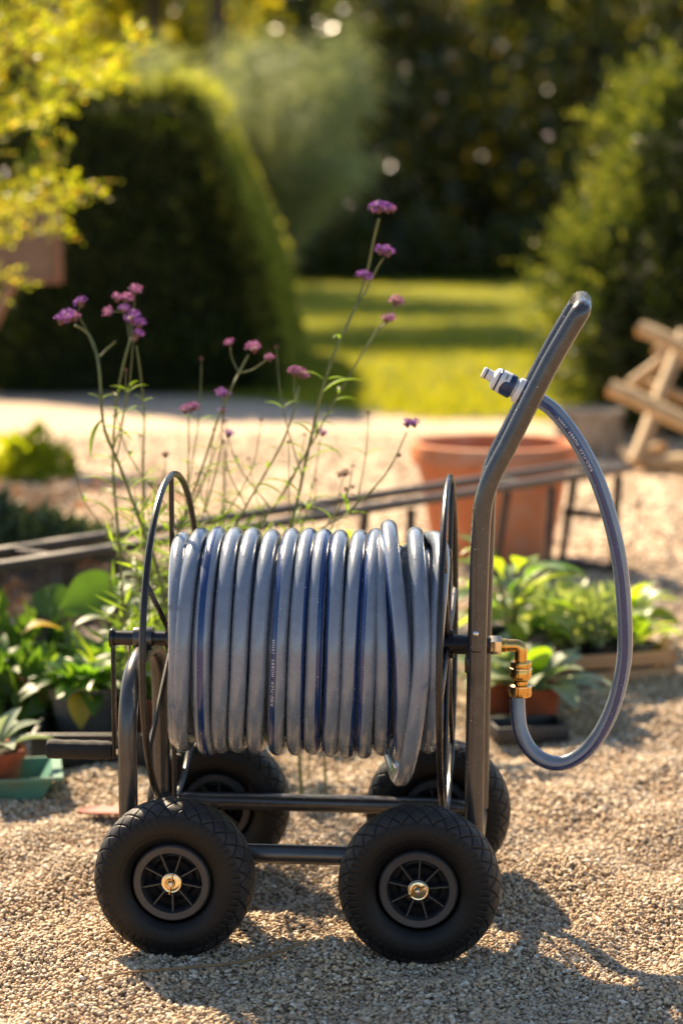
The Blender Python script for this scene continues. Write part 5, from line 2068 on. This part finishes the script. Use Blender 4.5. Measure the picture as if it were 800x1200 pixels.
p = potted('lime_pot', 'lime green plant at the right end behind the crate', (W(735, 770, 5.85).x, 5.85, 0))
z_ = add_pot(p, .07, .11, MT['black_pot'])
rosette(p, LF_LIME, 16, z_, .0, 1.1, .95, .75, .02, .8)
p = potted('lime_pot', 'lime green plant behind the middle of the crate', (W(672, 770, 5.85).x, 5.85, 0))
z_ = add_pot(p, .07, .10, MT['black_pot'])
rosette(p, LF_LIME, 16, z_, .0, 1.1, .95, .75, .02, 2.8)

sd = empty('seed_tray', (W(612, 850, 4.98).x, 4.86, 0), .2)
tag(sd, 'shallow black seed tray on the gravel below the brass coupling', 'tray')
b = MB()
hw, hd, hh = .085, .055, .035
for (x0, x1, y0, y1) in ((-hw, hw, -hd, -hd + .006), (-hw, hw, hd - .006, hd), (-hw, -hw + .006, -hd + .006, hd - .006), (hw - .006, hw, -hd + .006, hd - .006)):
    b.box(((x0 + x1) / 2, (y0 + y1) / 2, hh / 2 + .004), (x1 - x0, y1 - y0, hh), bev=.002)
b.build('tray_wall', MT['black_pot'], sd, angle=30)
b = MB()
b.box((0, 0, .007), (hw * 2 - .013, hd * 2 - .013, .006))
b.build('tray_base', MT['black_pot'], sd, smooth=False)

# small things on the gravel
q = G(330, 893)
o = empty('tap_fitting', (q.x, q.y + .05, .012), .25)
tag(o, 'silver metal tap fitting lying on the gravel under the coil', 'fitting')
b = MB()
b.tube(rounded([(-.07, 0, 0), (.03, 0, .003), (.075, .03, .012)], .02), .010, 14)
b.build('pipe', MT['zinc'], o)
b = MB()
b.lathe([(0, -.02), (.017, -.02), (.018, -.016), (.018, .016), (.017, .02), (0, .02)], 16, Matrix.Translation((.085, .036, .016)) @ MRX)
b.lathe([(0, -.012), (.015, -.012), (.015, .012), (0, .012)], 6, along_x(-.06, 0, .002))
b.build('nut', MT['zinc'], o)

q = G(385, 892)
o = MB().lathe([(0, 0), (.05, 0), (.055, .01), (.06, .03), (.056, .03), (.048, .008), (0, .008)], 28).build('clay_saucer', MT['terracotta'])
o.location = (q.x, q.y + .12, 0)
tag(o, 'small clay saucer on the gravel behind the coil', 'saucer')

q = G(118, 960)
o = empty('trowel', (q.x, q.y, .010 + max(0, float(gh(q.x, q.y)))), -.05)
tag(o, 'worn red blade of a trowel lying by the left front wheel', 'trowel')
b = MB()
vs, fs = [], []
for i in range(9):
    t_ = i / 8
    x_ = -.045 + .11 * t_
    w_ = .026 * (1 - (1 - min(1, t_ * 1.8 + .12)) ** 2) ** .5
    for k_ in (-1, -.5, 0, .5, 1):
        for s_ in (0,):
            vs.append((x_, k_ * w_, .006 * k_ * k_ + .004))
    if i:
        a_ = (i - 1) * 5
        for j in range(4):
            fs.append((a_ + j, a_ + j + 1, a_ + 6 + j, a_ + 5 + j))
nv = len(vs)
vs += [(x_, y_, z_ - .0025) for x_, y_, z_ in vs]
fs += [tuple(i + nv for i in reversed(f)) for f in fs]
b.add(vs, fs)
b.build('blade', MT['red_paint'], o)
b = MB()
b.tube([(.06, 0, .006), (.085, 0, .02), (.10, 0, .02), (.21, .01, .016)], [.004, .005, .012, .013], 12)
b.build('handle', MT['crate_wood'], o)

pp = [G(a_, c_) for a_, c_ in ((75, 1174), (140, 1163), (210, 1150), (285, 1139), (360, 1126))]
o = MB().tube(smooth_path([Vector((p.x, p.y, .012 + float(gh(p.x, p.y)) + .003 * math.sin(i * 2))) - Vector((pp[2].x, pp[2].y, 0)) for i, p in enumerate(pp)], 6), [.0014 + .0016 * i / 24 for i in range(25)], 7).build('dry_twig', MT['twig'])
o.location = (pp[2].x, pp[2].y, .002)
tag(o, 'long thin dry twig on the gravel in front of the wheels', 'twig')
q = G(735, 690)
o = empty('dry_stalk', (q.x, q.y, 0))
tag(o, 'lone dry brown stalk standing in the gravel at the right', 'stalk')
t1, t2 = W(742, 640, q.y) - o.location, W(748, 594, q.y) - o.location
MB().tube(smooth_path([(0, 0, 0), t1, t2], 5), .0022, 6).build('stem', MT['dry_stem'], o)
MB().lathe([(0, -.012), (.005, -.006), (.007, .004), (.004, .014), (0, .018)], 10, Matrix.Translation(t2)).build('seed_head', MT['dry_stem'], o)

# scraps of dead leaf and twig among the stones
n = 70
x = rng.uniform(-.75, .85, n); y = rng.uniform(3.0, 5.2, n)
P = np.stack([x, y, gh(x, y) + .010], 1)
D = np.stack([rng.normal(size=n), rng.normal(size=n), rng.normal(0, .15, n)], 1)
me = quad_mesh('leaf_scraps', leaves(P, D, rng.uniform(.012, .03, n), rng.uniform(.003, .011, n), .2, np.tile([0, 0, 1.0], (n, 1)) + rng.normal(0, .3, (n, 3))), MT['leaf_brown'])
tag(link('leaf_scraps', me), 'scraps of dry leaf scattered over the gravel', kind='stuff')
